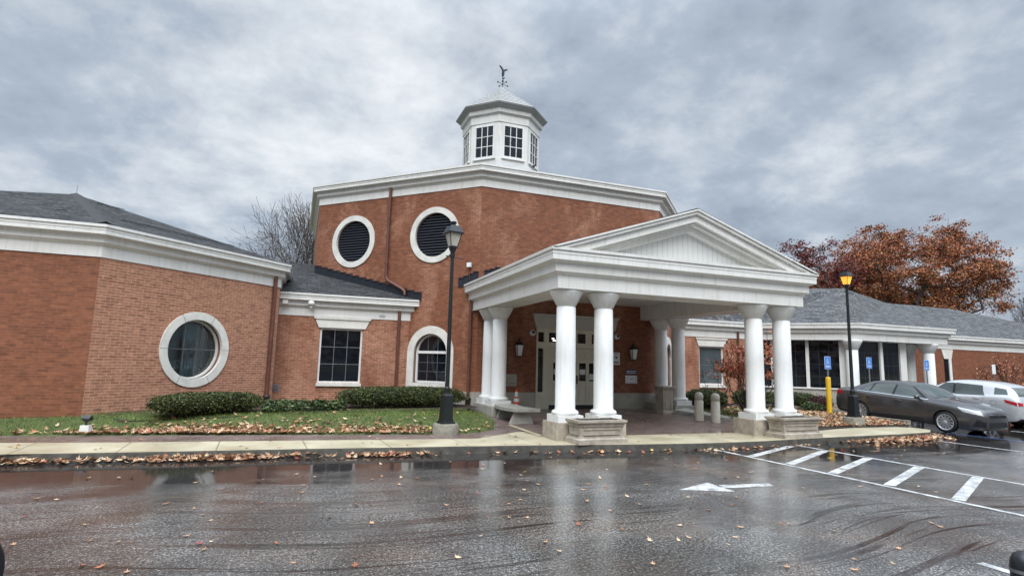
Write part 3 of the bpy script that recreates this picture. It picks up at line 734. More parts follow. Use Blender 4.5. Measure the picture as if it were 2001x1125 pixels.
mb = MB(); fbox(mb, FF, 7.22, 7.42, .9, 2.655, 0, .06); mb.build('frame', M['white_col'], wl)
mb = MB(); fbox(mb, FF, 6.88, 7.215, .9, 2.655, 0, .02); mb.build('pane', M['glass'], wl)
ebz = zB + .74
QA = (26.75, 22.0, 6.15); QA = (22.75 + 4.1, 17.25 + 4.1, 6.2)
e0, e1, e2, e3 = (14.3, 20.05, ebz), (19.7, 20.05, ebz), (22.5, 17.25, ebz), (28.8, 17.25, ebz)
mb = MB()
roof_face(mb, [e1, e2, QA], e1, e2)
roof_face(mb, [e2, e3, (32.3, 23, 5.92), QA], e2, e3)
roof_face(mb, [e0, e1, QA, (14.3, 24.5, 5.6)], e0, e1)
roof_face(mb, [e3, (28.8, 20.2, ebz), (32.3, 23, 5.92)], e3, (28.8, 20.2, ebz))
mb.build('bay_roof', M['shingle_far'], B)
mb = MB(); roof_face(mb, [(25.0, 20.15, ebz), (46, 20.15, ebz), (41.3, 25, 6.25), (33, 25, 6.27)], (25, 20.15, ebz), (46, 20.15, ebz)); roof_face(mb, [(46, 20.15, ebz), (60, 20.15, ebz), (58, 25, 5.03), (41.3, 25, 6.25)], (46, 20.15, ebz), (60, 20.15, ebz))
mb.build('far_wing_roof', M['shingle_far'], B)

# ---- entrance doors
F = FTf
mb = MB()
fpoly(mb, F, [(DU0 - .05, 3.07), (DU1 + .05, 3.07), (DU1 + .15, 3.46), (DU0 - .15, 3.46)], 0, .10); fpoly(mb, F, [(DU0 - .17, 3.462), (DU1 + .17, 3.462), (DU1 + .2, 3.55), (DU0 - .2, 3.55)], 0, .15); mb.build('door_lintel', M['grey_panel'], B)
mb = MB()
def doorwall(mb, u0, u1, z0, z1, holes, o0, o1):
    loops = [[Vector((u0, z0, 0)), Vector((u1, z0, 0)), Vector((u1, z1, 0)), Vector((u0, z1, 0))]] + [[Vector((h[0], h[2], 0)), Vector((h[0], h[3], 0)), Vector((h[1], h[3], 0)), Vector((h[1], h[2], 0))] for h in holes]
    tr_ = geometry.tessellate_polygon(loops); fl = [p for l in loops for p in l]
    fs = []
    for t_ in tr_:
        a, b, c = (fl[i] for i in t_); s_ = (b - a).cross(c - a).z; fs.append(list(t_) if s_ > 0 else list(t_)[::-1])
    mb.add([F.pt(p.x, p.y, o1) for p in fl], fs)
    for l in loops:
        k = len(l)
        for i in range(k): a, b = l[i], l[(i + 1) % k]; mb.poly([F.pt(a.x, a.y, o1), F.pt(b.x, b.y, o1), F.pt(b.x, b.y, o0), F.pt(a.x, a.y, o0)])
um = (DU0 + DU1) / 2
tr_h = [(DU0 + .07, DU0 + .30, 2.58, 2.92), (DU0 + .48, DU0 + .86, 2.58, 2.92), (um - .42, um - .08, 2.58, 2.92), (um + .08, um + .42, 2.58, 2.92), (DU1 - .86, DU1 - .48, 2.58, 2.92), (DU1 - .30, DU1 - .07, 2.58, 2.92)]
sl_h = [(DU0 + .08, DU0 + .28, .86, 2.36), (DU1 - .28, DU1 - .08, .86, 2.36), (DU0 + .08, DU0 + .27, .44, .70), (DU1 - .27, DU1 - .08, .44, .70)]
do_h = [(DU0 + .50, DU1 - .50, DZ0, 2.40)]
doorwall(mb, DU0, DU1, DZ0, DZ1, tr_h + sl_h + do_h, -.12, -.02)
ds = mb.build('entrance', M['door'], B)
for k, h in enumerate(tr_h + sl_h[:2]): mb = MB(); fbox(mb, F, h[0] - .01, h[1] + .01, h[2] - .01, h[3] + .01, -.12, -.085); mb.build('transom_pane' if k < 6 else 'sidelight_pane', M['glass'], ds)
for h in sl_h[2:]: mb = MB(); fbox(mb, F, h[0] - .01, h[1] + .01, h[2] - .01, h[3] + .01, -.09, -.045); mb.build('panel', M['door'], ds)
mb = MB(); fbox(mb, F, DU0 + .62, DU0 + .72, 2.70, 2.73, -.084, -.078); fbox(mb, F, DU0 + .66, DU0 + .78, 2.63, 2.66, -.084, -.078); mb.build('ceiling_light', M['tube'], ds)
dw = (DU1 - DU0 - 1.0) / 2
for k in range(2):
    a = DU0 + .50 + k * dw + .008; b = a + dw - .016; m_ = (a + b) / 2
    gl = [(a + .17, m_ - .06, 1.25, 1.88), (m_ + .06, b - .17, 1.25, 1.88)]
    pn = [(a + .14, m_ - .05, 2.05, 2.25), (m_ + .05, b - .14, 2.05, 2.25), (a + .14, m_ - .05, .50, 1.10), (m_ + .05, b - .14, .50, 1.10)]
    mb = MB(); doorwall(mb, a, b, DZ0 + .02, 2.39, gl + pn, -.11, -.06)
    for h in pn: fbox(mb, F, h[0] - .005, h[1] + .005, h[2] - .005, h[3] + .005, -.11, -.085); fbox(mb, F, h[0] + .04, h[1] - .04, h[2] + .04, h[3] - .04, -.085, -.07)
    do = mb.build('door_leaf', M['door'], B)
    for h in gl: mb = MB(); fbox(mb, F, h[0] - .005, h[1] + .005, h[2] - .005, h[3] + .005, -.11, -.08); mb.build('pane', M['glass'], do)
    mb = MB(); hs = b - .08 if k == 0 else a + .08; fbox(mb, F, hs - .03, hs + .03, 1.15, 1.45, -.06, -.05); mb.tube([F.pt(hs, 1.2, -.05), F.pt(hs, 1.22, .0), F.pt(hs, 1.40, .0), F.pt(hs, 1.42, -.05)], .012, 6); mb.build('handle', M['copper'], do)
    mb = MB(); fbox(mb, F, a + .02, b - .02, DZ0 + .03, DZ0 + .22, -.06, -.052); mb.build('kick_plate', M['black_iron'], do)
    mb = MB(); h = gl[1] if k else gl[0]
    fbox(mb, F, gl[0][0] + .03, gl[0][1] - .02, 1.48, 1.66, -.08, -.076); mb.build('notice', M['sign_white'], do)
    mb = MB(); fbox(mb, F, gl[1][0] + .02, gl[1][1] - .03, 1.30, 1.50, -.08, -.076); mb.build('notice', M['sign_white'], do)
mb = MB(); fbox(mb, F, DU0 + .4, DU1 - .4, DZ0 - .12, DZ0 + .01, -.15, .06); mb.build('threshold', M['metal'], ds)
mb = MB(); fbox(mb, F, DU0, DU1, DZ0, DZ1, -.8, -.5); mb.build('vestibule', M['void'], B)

# ================================================================== ENTRANCE PORTICO
PO = (9.1, 14.7, .14)
P = thing('entrance_portico', 'white gabled entrance portico on paired round columns before the brick tower', 'portico', PO)
px0, px1, py = 5.40, 12.78, 11.40; zP = 3.53
def pprof(z0, back):
    return [(back, z0), (0, z0), (0, z0 + .29), (.015, z0 + .30), (.11, z0 + .37), (.11, z0 + .55), (.13, z0 + .57), (.245, z0 + .615), (.245, z0 + .735), (.255, z0 + .74), (.255, z0 + .80), (.245, z0 + .805), (.245, z0 + .815), (.285, z0 + .825), (.29, z0 + .89), (back, z0 + .89)]
mb = MB(); cornice(mb, [(px0, 18.25), (px0, py), (px1, py), (px1, 18.4)], pprof(zP, -.86)); mb.poly([(px0 + .8, py + .8, zP + .5), (px0 + .8, 17.95, zP + .5), (px1 - .8, 17.95, zP + .5), (px1 - .8, py + .8, zP + .5)])
mb.build('entablature', M['white'], P, PO)
mb = MB()   # inner beam faces and ceiling stay inside the entablature ring
mb.poly([(px0 + .86, py + .86, zP), (px0 + .86, 17.94, zP), (px0 + .86, 17.94, zP + .52), (px0 + .86, py + .86, zP + .52)]); mb.poly([(px1 - .86, py + .86, zP), (px1 - .86, 17.94, zP), (px1 - .86, 17.94, zP + .52), (px1 - .86, py + .86, zP + .52)][::-1]); mb.poly([(px0 + .86, py + .86, zP), (px1 - .86, py + .86, zP), (px1 - .86, py + .86, zP + .52), (px0 + .86, py + .86, zP + .52)])
mb.build('beam_lining', M['white'], P, PO)
pc = (px0 + px1) / 2; zt = zP + .89
def chev(za, zb, w, base=zt):
    sl = .333; xo = (za - base) / sl; xi = (zb - base) / sl
    return [(pc - xo, base), (pc, za), (pc + xo, base), (pc + xi, base), (pc, zb), (pc - xi, base)]
def chevron(mb, za, zb, y0, y1, base=zt):
    c = chev(za, zb, 0, base); mb.prism_y([c[0], c[1], c[4], c[5]][::-1], y0, y1); mb.prism_y([c[1], c[2], c[3], c[4]][::-1], y0, y1)
mb = MB(); chevron(mb, 5.74, 5.70, py - .31, py + .3); chevron(mb, 5.70, 5.62, py - .27, py + .3); chevron(mb, 5.62, 5.44, py - .20, py + .3); chevron(mb, 5.44, 5.39, py - .10, py + .3); chevron(mb, 5.39, 5.23, py + .05, py + .3); mb.build('raking_cornice', M['white'], P, PO)
mb = MB(); xo = (5.35 - zt) / .333; mb.prism_y([(pc - xo, zt), (pc + xo, zt), (pc, 5.35)], py + .2, py + .34); mb.build('tympanum', M['board'], P, PO)
mb = MB(); xo = 3.90
for s_ in (-1, 1):
    pts = [(pc + s_ * xo, py - .29, zt + .0), (pc, py - .29, 5.77), (pc, 18.1, 5.77), (pc + s_ * xo, 18.1, zt + .0)]
    roof_face(mb, pts, pts[0], pts[3]); lo = [(x, y, z - .03) for x, y, z in pts]; mb.poly(lo[::-1]); mb.poly([lo[0], lo[1], pts[1], pts[0]])
mb.build('roof', M['shingle'], P, PO)
# columns: one prototype, copied
def column_parts(x, y):
    o = (x - PO[0], y - PO[1], 0)
    mb = MB(); mb.box(-.31, .31, -.31, .31, .53 - .14, .68 - .14); mb.lathe([(.285, .682), (.31, .71), (.31, .745), (.285, .775), (.245, .78), (.245, .80), (.232, .82), (.230, 2.0), (.224, 3.14), (.206, 3.15), (.206, 3.17), (.228, 3.175), (.385, 3.47), (.395, 3.49), (.395, 3.515), (.38, 3.528)], 40, (0, 0, -.14)); c = mb.build('column', M['white_col'], P); c.location = o; return c
cps = [(5.82, 11.82), (6.82, 11.82), (11.42, 11.82), (12.40, 11.82), (5.84, 16.5), (5.84, 17.42), (12.56, 16.55), (12.50, 17.48)]
c0 = column_parts(*cps[0])
for x, y in cps[1:]:
    c = c0.copy(); COL.objects.link(c); c.location = (x - PO[0], y - PO[1], 0)
def pedestal(x0, x1, y0, y1, z0, z1):
    mb = MB(); b = .03
    mb.prism_z([(x0 + b, y0), (x1 - b, y0), (x1, y0 + b), (x1, y1 - b), (x1 - b, y1), (x0 + b, y1), (x0, y1 - b), (x0, y0 + b)], z0, z1 - .02)
    mb.prism_z([(x0 + b + .01, y0 + .015), (x1 - b - .01, y0 + .015), (x1 - .015, y0 + b + .01), (x1 - .015, y1 - b), (x0 + .015, y1 - b), (x0 + .015, y0 + b + .01)], z1 - .02, z1)
    mb.build('pedestal', M['cast_stone'] if y0 < 13 else M['stone_base'], P, PO)
pedestal(5.44, 7.22, 11.43, 12.24, .1, .53); pedestal(11.0, 12.80, 11.43, 12.24, .1, .53); pedestal(5.46, 6.24, 15.95, 17.88, .1, .53); pedestal(12.14, 12.95, 16.2, 17.9, .1, .53)

# ================================================================== GROUND
def ground_sheet(name, x0, x1, y0, y1, nx, ny, zf_, mat):
    mb = MB(); pts = []
    for j in range(ny + 1):
        for i in range(nx + 1):
            x, y = x0 + (x1 - x0) * i / nx, y0 + (y1 - y0) * j / ny; pts.append((x, y, zf_(x, y)))
    mb.add(pts, [[j * (nx + 1) + i, j * (nx + 1) + i + 1, (j + 1) * (nx + 1) + i + 1, (j + 1) * (nx + 1) + i] for j in range(ny) for i in range(nx)], 0, True)
    return tag(mb.build(name, mat), kind='structure')
sm = lambda t_: max(0, min(1, t_)) ** 2 * (3 - 2 * max(0, min(1, t_)))
def za(x, y): return .04 * max(0, y - 12.0) * sm((x - 16) / 2.5) if y < 20 else .32 * sm((x - 16) / 2.5)
mb = MB(); mb.poly([(-900, -900, -.12), (900, -900, -.12), (900, 900, -.12), (-900, 900, -.12)]); tag(mb.build('ground', M['far_ground']), kind='structure')
ground_sheet('road', -45, 75, -40, 20.2, 120, 100, za, M['asphalt'])
kerb = [(-20, 12.75), (-8, 11.95), (-4.4, 11.66), (-2.5, 11.5), (0, 11.36), (1.7, 11.22), (3.0, 11.12), (4.3, 11.0), (5.5, 10.86), (6.8, 10.70), (8.0, 10.58), (9.2, 10.53), (10.4, 10.58), (11.6, 10.72), (13.0, 10.85), (14.5, 10.95), (16.0, 11.05), (17.3, 11.25), (18.0, 11.7)]
back = [(18.1, 12.3), (17.4, 12.62), (15.6, 12.5), (13.65, 12.02), (12.9, 12.1), (5.55, 12.14), (5.55, 13.45), (3.85, 12.17), (2.6, 12.27), (-.95, 12.62), (-2.9, 12.8), (-5, 13.1), (-9, 13.4), (-20, 14.2)]
mb = MB(); mb.poly([(x, y, .142) for x, y in kerb + back]); 
tag(mb.build('sidewalk', M['sidewalk']), kind='structure')
mb = MB()
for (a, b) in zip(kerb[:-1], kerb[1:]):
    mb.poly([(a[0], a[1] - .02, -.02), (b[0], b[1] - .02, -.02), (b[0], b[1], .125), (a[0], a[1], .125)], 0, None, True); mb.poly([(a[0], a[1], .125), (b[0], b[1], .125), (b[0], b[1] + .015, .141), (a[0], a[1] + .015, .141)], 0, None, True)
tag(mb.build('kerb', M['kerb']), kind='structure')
def zpav(x, y): return .136 + .145 * sm((y - 12.6) / 5.0)
ground_sheet('brick_paving', -20, 12.95, 11.62, 18.3, 66, 28, lambda x, y: zpav(x, y) if x > 4.4 else .136, M['paver'])
mb = MB(); mb.poly([(5.36, 12.25, .150), (5.52, 12.25, .150), (5.50, 14.9, .185), (5.38, 14.9, .185)]); tag(mb.build('concrete_edging', M['sidewalk']), kind='structure')
def yfront(x): return 14.2 + (x + 5.4) * (-.135) if x < 3.1 else 13.05 + .06 * (x - 3.1) ** 2
def zl(x, y): return .15 + .26 * sm((y - yfront(x)) / 1.7)
mb = MB(); nx, ny = 90, 14; pts = []; ids = []
def lawn_back(x): return 15.5 if x < -4.45 else (min(19.95, 15.45 + (x + 4.45)) if x < 4.0 else 17.9)
def lawn_tip(x): return 1. if x < 3.7 else max(0., 1 - ((x - 3.7) / 1.25) ** 2) ** .5
for i in range(nx + 1):
    x = -14 + (4.95 + 14) * i / nx
    yf, yb = yfront(min(x, 4.6)), lawn_back(x); m_ = (yf + 15.2) / 2
    if x > 3.7: k_ = lawn_tip(x); yf, yb = 14.25 - (14.25 - yf) * k_, 14.25 + (yb - 14.25) * k_
    for j in range(ny + 1):
        y = yf + (yb - yf) * (j / ny) ** 1.5; pts.append((x, y, zl(x, y) if j else .13))
mb.add(pts, [[i * (ny + 1) + j, (i + 1) * (ny + 1) + j, (i + 1) * (ny + 1) + j + 1, i * (ny + 1) + j + 1] for i in range(nx) for j in range(ny)], 0, True)
tag(mb.build('lawn', M['lawn']), kind='structure')
# mulch strip by the walls (left) and the leafy bed (right)
def in_lawn(x, y):
    yf, yb = yfront(min(x, 4.6)), lawn_back(x)
    if x > 4.95: return False
    if x > 3.7: k_ = lawn_tip(x); yf, yb = 14.25 - (14.25 - yf) * k_, 14.25 + (yb - 14.25) * k_
    return yf + .02 < y < yb
mb = MB(); mp = [(-3.6, 14.9), (-1.5, 14.95), (.6, 15.55), (2.6, 16.0), (4.6, 16.2), (5.35, 16.9), (5.42, 18.0), (3.6, 19.9), (-.7, 19.9), (-4.1, 15.75)]
cx_, cy_ = 1.0, 17.0; ring_ = [(x, y, zl(x, y) + .02) for x, y in mp]
mid_ = [((x + cx_) / 2, (y + cy_) / 2, zl((x + cx_) / 2, (y + cy_) / 2) + .02) for x, y in mp]
k_ = len(mp); mb.add(ring_ + mid_ + [(cx_, cy_, zl(cx_, cy_) + .02)], [[i, (i + 1) % k_, k_ + (i + 1) % k_, k_ + i] for i in range(k_)] + [[k_ + i, k_ + (i + 1) % k_, 2 * k_] for i in range(k_)])
tag(mb.build('mulch_bed', M['mulch']), kind='structure')
def zr(x, y): return .15 + .13 * sm((y - 12.3) / 2.5)
bed = [(12.96, 12.3), (13.6, 12.1), (15.6, 12.6), (17.3, 12.75), (18.6, 12.9), (18.7, 15.9), (30, 16.2), (30, 20.3), (12.96, 20.3)]
ground_sheet('planting_bed', 12.96, 18.65, 12.5, 20.4, 24, 30, zr, M['mulch'])
mb = MB(); mb.poly([(18.65, 16.9, .29), (40, 16.9, .29), (40, 20.4, .29), (18.65, 20.4, .29)]); mb.poly([(13.0, 12.0, .139), (13.65, 12.0, .139), (15.6, 12.45, .139), (17.4, 12.6, .139), (18.65, 12.75, .16), (18.65, 12.9, .17), (13.0, 12.55, .152)]); tag(mb.build('planting_bed', M['mulch']), kind='structure')
mb = MB(); mb.box(18.62, 18.78, 12.8, 16.85, -.05, .30); mb.box(18.78, 40, 16.85, 17.0, -.05, .31); tag(mb.build('kerb', M['concrete_old']), kind='structure')
mb = MB(); mb.box(18.7, 24, 17.3, 17.42, .2, .42); mb.build('bed_edging', M['concrete_old'])
tag(bpy.data.objects['bed_edging'], kind='structure')

# ---- painted markings
def strip(mb, a, b, w, z=.004):
    a, b = Vector(a), Vector(b); d = (b - a).normalized(); n_ = Vector((-d.y, d.x)) * w / 2
    mb.poly([(*(a - n_), z), (*(b - n_), z), (*(b + n_), z), (*(a + n_), z)])
mb = MB(); strip(mb, (8.93, 10.50), (9.07, 1.2), .10); strip(mb, (11.56, 10.66), (11.60, 1.2), .10)
for a, b in (((8.98, 9.50), (11.35, 10.62)), ((9.0, 8.54), (11.52, 9.84)), ((9.03, 7.62), (11.53, 8.80)), ((9.05, 6.60), (11.54, 7.75)), ((9.06, 5.58), (11.55, 6.74)), ((9.06, 4.6), (11.55, 5.7)), ((9.07, 3.6), (11.55, 4.7))):
    a2, b2 = Vector(a), Vector(b); d = (b2 - a2).normalized(); strip(mb, a2 + d * .06, b2 - d * .06, .17)
strip(mb, (16.52, 10.55), (16.52, 5.5), .10); strip(mb, (22.3, 12.3), (22.3, 8), .10); strip(mb, (6.32, 3.74), (6.32, .5), .11)
tag(mb.build('lane_markings', M['paint_line']), kind='structure')
mb = MB(); mb.poly([(5.44, 7.21, .004), (6.22, 6.90, .004), (6.25, 7.54, .004)]); mb.poly([(6.22, 7.14, .0045), (7.13, 7.06, .0045), (7.19, 7.24, .0045), (6.30, 7.34, .0045)])
tag(mb.build('painted_arrow', M['paint_line']), kind='structure')
mb = MB(); strip(mb, (19.1, 12.4), (19.1, 9.6), .14); strip(mb, (19.1, 9.6), (22.2, 9.6), .12); tag(mb.build('blue_stall_line', M['paint_blue']), kind='structure')

# ================================================================== VEGETATION helpers
def leaf_cards(mb, P, size, rng, flat_=.0, nm=3, weights=None, asp=.55):
    """small diamond leaves at points P"""
    n = len(P)
    d = rng.normal(size=(n, 3)); d[:, 2] *= (1 - flat_); d /= np.linalg.norm(d, axis=1)[:, None]
    e = rng.normal(size=(n, 3)); e -= (e * d).sum(1)[:, None] * d; e /= np.linalg.norm(e, axis=1)[:, None]
    s_ = size * rng.uniform(.6, 1.4, n)[:, None]
    V = np.stack([P - d * s_, P + e * s_ * asp, P + d * s_, P - e * s_ * asp], 1).reshape(-1, 3)
    o = len(mb.v); mb.v += V.tolist(); mb.f += [[o + 4 * i, o + 4 * i + 1, o + 4 * i + 2, o + 4 * i + 3] for i in range(n)]
    mb.mi += [int(k) for k in rng.choice(nm, n, p=weights)]; mb.sm += [False] * n; mb.uv += [None] * n
def skeleton(rng, h0, depth, spread, l0, ratio=.74, up=.12, nsplit=(2, 3), trunk_r=.3, lean=(0, 0), start_split=2):
    """list of branches: (points, radii, level)"""
    out = []
    def grow(p, d, l, r, lev):
        k = 4; pts = [p]; rad = [r]
        for i in range(k):
            d = (d + Vector(rng.normal(size=3)) * (.10 + .03 * lev) + Vector((0, 0, up * (.5 if lev else 1)))).normalized()
            p = p + d * (l / k); pts.append(p); rad.append(r * (1 - .45 * (i + 1) / k))
        out.append((pts, rad, lev))
        if lev >= depth: return
        n = int(rng.integers(nsplit[0], nsplit[1] + 1)) + (start_split if lev == 0 else 0)
        a0 = rng.uniform(0, 6.28)
        for i in range(n):
            at = 1.0 if i < 2 and lev else rng.uniform(.45, 1.0); idx = at * k; j = min(int(idx), k - 1); q = pts[j].lerp(pts[j + 1], idx - j)
            a = a0 + 6.28 * i / n + rng.uniform(-.5, .5); t_ = radians(rng.uniform(.55, 1.25) * spread)
            u = d.orthogonal().normalized(); w_ = d.cross(u); nd = d * cos(t_) + (u * cos(a) + w_ * sin(a)) * sin(t_)
            grow(q, nd.normalized(), l * ratio * rng.uniform(.75, 1.2), rad[j + 1] * rng.uniform(.55, .8), lev + 1)
    grow(Vector((0, 0, 0)), Vector((lean[0], lean[1], 1)).normalized(), h0, trunk_r, 0)
    return out
def fit(br, w, dpt, h, keep_trunk=True):
    P_ = np.array([p for b in br for p in b[0]]); lo, hi = P_.min(0), P_.max(0); c = (lo + hi) / 2
    for b in br:
        for i, p in enumerate(b[0]):
            b[0][i] = Vector(((p.x - c[0] * min(1, p.z / (hi[2] * .3))) * w / (hi[0] - lo[0]), (p.y - c[1] * min(1, p.z / (hi[2] * .3))) * dpt / (hi[1] - lo[1]), p.z * h / hi[2]))
    return br
def tree(name, label, cat, loc, br, barkm, leaves=None, size=.2, per=3, jitter=.4, levels=2, rng=None, weights=None, minr=.008, group=None, prune=None, sides=5):
    t_ = thing(name, label, cat, loc, 0, group); mx = max(b[2] for b in br)
    mb = MB(); mbr = MB()
    for pts, rad, lev in br:
        (mb if lev == 0 else mbr).tube(pts, [max(minr, r) for r in rad], 8 if lev == 0 else (sides if lev < 3 else 3), cap=False)
    mb.build('trunk', barkm, t_); mbr.build('branches', barkm, t_)
    if leaves:
        P_ = []
        for pts, rad, lev in br:
            if lev > mx - levels:
                for q in pts[1:]:
                    for _ in range(per): P_.append(np.array(q) + rng.normal(size=3) * jitter * np.array([1, 1, .7]))
        P_ = np.array(P_)
        if prune is not None: P_ = P_[prune(P_)]
        mb = MB(); leaf_cards(mb, P_, size, rng, .3, len(leaves), weights); mb.build('crown', leaves, t_)
    return t_
R = np.random.default_rng
# big autumn oak behind the right wing
def clump_tree(name, label, loc, seed, w, d, z0, z1, trunk_h, nc, per, size, mats, weights, barkm, r0=.55, cr=1.2, bias=(0, 0)):
    """limbs grown out to leaf clumps that fill an uneven dome"""
    rng = R(seed); C_ = []
    while len(C_) < nc:
        u = rng.uniform(-1, 1, 3); u[2] = rng.uniform(-.55, 1)
        rr = sqrt(u[0]**2 + u[1]**2 + (u[2] if u[2] > 0 else u[2] * 1.2)**2)
        lim = 1 + .08 * sin(3 * atan2(u[1], u[0]) + seed) + .06 * sin(9 * u[0] + seed)
        if rr > lim or (rr < .55 and rng.uniform() < .75): continue
        p = np.array([u[0] * w / 2 + bias[0], u[1] * d / 2 + bias[1], z0 + (z1 - z0) * (u[2] + .55) / 1.55])
        if all(np.linalg.norm((p - q) * (1, 1, 1.6)) > cr * .62 for q in C_): C_.append(p)
        elif rng.uniform() < .02: nc -= 1
    C_.sort(key=lambda p: np.linalg.norm(p - np.array([0, 0, trunk_h])))
    nodes = [(np.array([0, 0, trunk_h * k / 4]) + np.array([.1 * sin(k), .08 * k, 0]), -1) for k in range(5)]
    segs = []
    for c in C_:
        best = min(range(len(nodes)), key=lambda i: np.linalg.norm(nodes[i][0] - c) + .55 * max(0, nodes[i][0][2] - c[2] + .2) + (3 if i < 3 else 0))
        a_ = nodes[best][0]; k = max(2, int(np.linalg.norm(c - a_) / 1.1)); prev = best
        for i in range(1, k + 1):
            t_ = i / k; q = a_ * (1 - t_) + c * t_; q = q + rng.normal(size=3) * .10 * (1 if i < k else 0); q[2] -= .25 * sin(pi * t_) * np.linalg.norm(c - a_) * .2
            nodes.append((q, prev)); prev = len(nodes) - 1
    load = [0] * len(nodes); kids = [0] * len(nodes)
    for i in range(len(nodes) - 1, -1, -1):
        load[i] += 1
        if i > 4 and nodes[i][1] >= 0: load[nodes[i][1]] += load[i]
    tot = max(load); rad = lambda i: max(.02, r0 * (load[i] / tot) ** .52)
    t_ = thing(name, label, 'tree', loc); mb = MB()
    mb.tube([nodes[k][0] for k in range(5)], [r0 * 1.25, r0 * 1.05, r0 * .98, r0 * .92, r0 * .8], 10, cap=False); mb.build('trunk', barkm, t_); mb = MB()
    for i in range(5, len(nodes)):
        j = nodes[i][1]; mb.tube([nodes[j][0], nodes[i][0]], [min(rad(i) * 1.15, r0 * .8), rad(i)], 5, cap=False)
    P_ = []
    for c in C_:
        n_ = int(per * rng.uniform(.35, 1.4)); s3 = cr * rng.uniform(.55, 1.1)
        for _ in range(5):   # fine twigs through the clump
            e_ = c + rng.normal(size=3) * np.array([.8, .8, .45]) * s3; mb.tube([c - (c - np.array([0, 0, trunk_h])) * .02, (c + e_) / 2 + rng.normal(size=3) * .08, e_], [.025, .018, .010], 3, cap=False)
        sub = c + rng.normal(size=(6, 3)) * np.array([.62, .62, .34]) * s3
        P_.append(sub[rng.integers(0, 6, n_)] + rng.normal(size=(n_, 3)) * np.array([.30, .30, .17]) * s3)
    mb.build('branches', barkm, t_); P_ = np.concatenate(P_)
    mb = MB(); leaf_cards(mb, P_, size, rng, .35, len(mats), weights); mb.build('crown', mats, t_)
clump_tree('oak_tree', 'big spreading oak with rust brown autumn leaves behind the right roofs', (58.6, 40, -.1), 17, 16.2, 15, 6.8, 17.3, 7.5, 230, 430, .11, M['oak'], [.46, .24, .20, .10], M['bark_grey'], .6, 1.45, (1.2, 0))
clump_tree('red_tree', 'smaller purple red tree behind the portico gable', (47.0, 41, -.1), 5, 7.6, 8, 8.0, 15.0, 7, 80, 190, .10, M['red'], [.4, .35, .25], M['bark_grey'], .30, 1.05)
clump_tree('oak_tree', 'low yellow brown tree filling the gap beneath the big oak', (55.6, 45, -.1), 8, 12.5, 8, 6.5, 12.6, 5, 80, 260, .12, M['oak'], [.22, .13, .35, .30], M['bark_grey'], .35, 1.4)
# bare trees
def bare(seed, w, d, h, loc, label, lean=(0, 0)):
    rng = R(seed); br = []
    def grow(p, dr, l, r, lev):
        k = 4; pts = [p]; rad = [r]; bend = Vector(rng.normal(size=3)) * .07
        for i in range(k):
            dr = (dr + bend + Vector(rng.normal(size=3)) * .035 + Vector((0, 0, .03))).normalized(); p = p + dr * (l / k); pts.append(p); rad.append(r * (1 - .4 * (i + 1) / k))
        br.append((pts, rad, lev))
        if lev >= 6: return
        n = (5, 5, 4, 4, 3, 3)[lev]; a0 = rng.uniform(0, 6.28)
        for i in range(n):
            at = 1. if i == 0 else rng.uniform(.3, .98); j = min(int(at * k), k - 1); q = pts[j].lerp(pts[j + 1], at * k - j); a = a0 + 2.4 * i; t_ = radians(rng.uniform(8, 18) if i == 0 else rng.uniform(24, 46))
            u = dr.orthogonal().normalized(); w_ = dr.cross(u); grow(q, (dr * cos(t_) + (u * cos(a) + w_ * sin(a)) * sin(t_)).normalized(), l * rng.uniform(.58, .82), rad[j + 1] * (.8 if i == 0 else rng.uniform(.45, .65)), lev + 1)
    grow(Vector((0, 0, 0)), Vector((lean[0], lean[1], 1)).normalized(), 4., .34, 0)
    tree('bare_tree', label, 'tree', loc, fit(br, w, d, h), M['bark_grey'], minr=.010)
bare(21, 11, 9, 13.6, (-.2, 40, -.1), 'bare leafless tree rising behind the left link roof')
bare(24, 11, 8, 13.5, (88.0, 42, -.1), 'bare leafless tree at the right edge of the photo')
rng = R(77); mb = MB()
for k in range(46):
    cx_, hh = -70 + 3.4 * k + rng.uniform(-1, 1), rng.uniform(4.5, 10); cy_ = -34 + rng.uniform(-5, 5)
    P_ = rng.normal(size=(150, 3)) * np.array([1.9, 1.9, hh * .24]) + np.array([cx_, cy_, hh * .55]); P_ = P_[P_[:, 2] > .3]
    leaf_cards(mb, P_, .55, rng, .2, 4)
tag(mb.build('distant_wood', M['oak']), 'far belt of autumn trees across the car park, mirrored in the windows', 'trees', kind='stuff')
# ornamental maples in the beds
def multi(rng, n, h, w, d, l0, depth, r0, spread=30):
    br = []
    for k in range(n):
        a = 6.28 * k / n + rng.uniform(-.4, .4); sub = skeleton(rng, l0, depth, spread, l0, .76, .05, (2, 3), r0, (cos(a) * .75, sin(a) * .75), 0); br += sub
    return fit(br, w, d, h)
rng = R(31); br = multi(rng, 6, 2.80, 3.3, 2.4, 1.25, 4, .055, 40)
tree('maple_tree', 'small multi-stemmed maple with red orange leaves beside the portico columns', 'tree', (13.75, 14.68, .26), br, M['bark_dark'], M['maple'], .042, 5, .10, 2, rng, [.32, .30, .08, .30], .008, prune=lambda p: (p[:, 2] > 1.25) & (np.sin(p[:, 2] * 9 + p[:, 0] * 2.2 + p[:, 1]) > -.45))
rng = R(33); br = multi(rng, 5, 2.75, 3.6, 2.6, 1.2, 4, .05, 40)
tree('maple_tree', 'thinning brown leaved maple before the far brick wall behind the silver car', 'tree', (35.2, 19.0, .25), br, M['bark_dark'], M['maple'], .045, 1, .15, 2, rng, [.15, .25, .3, .3], .009, prune=lambda p: (p[:, 2] > 1.1) & (np.sin(p[:, 0] * 7 + p[:, 2] * 5) > -.2))

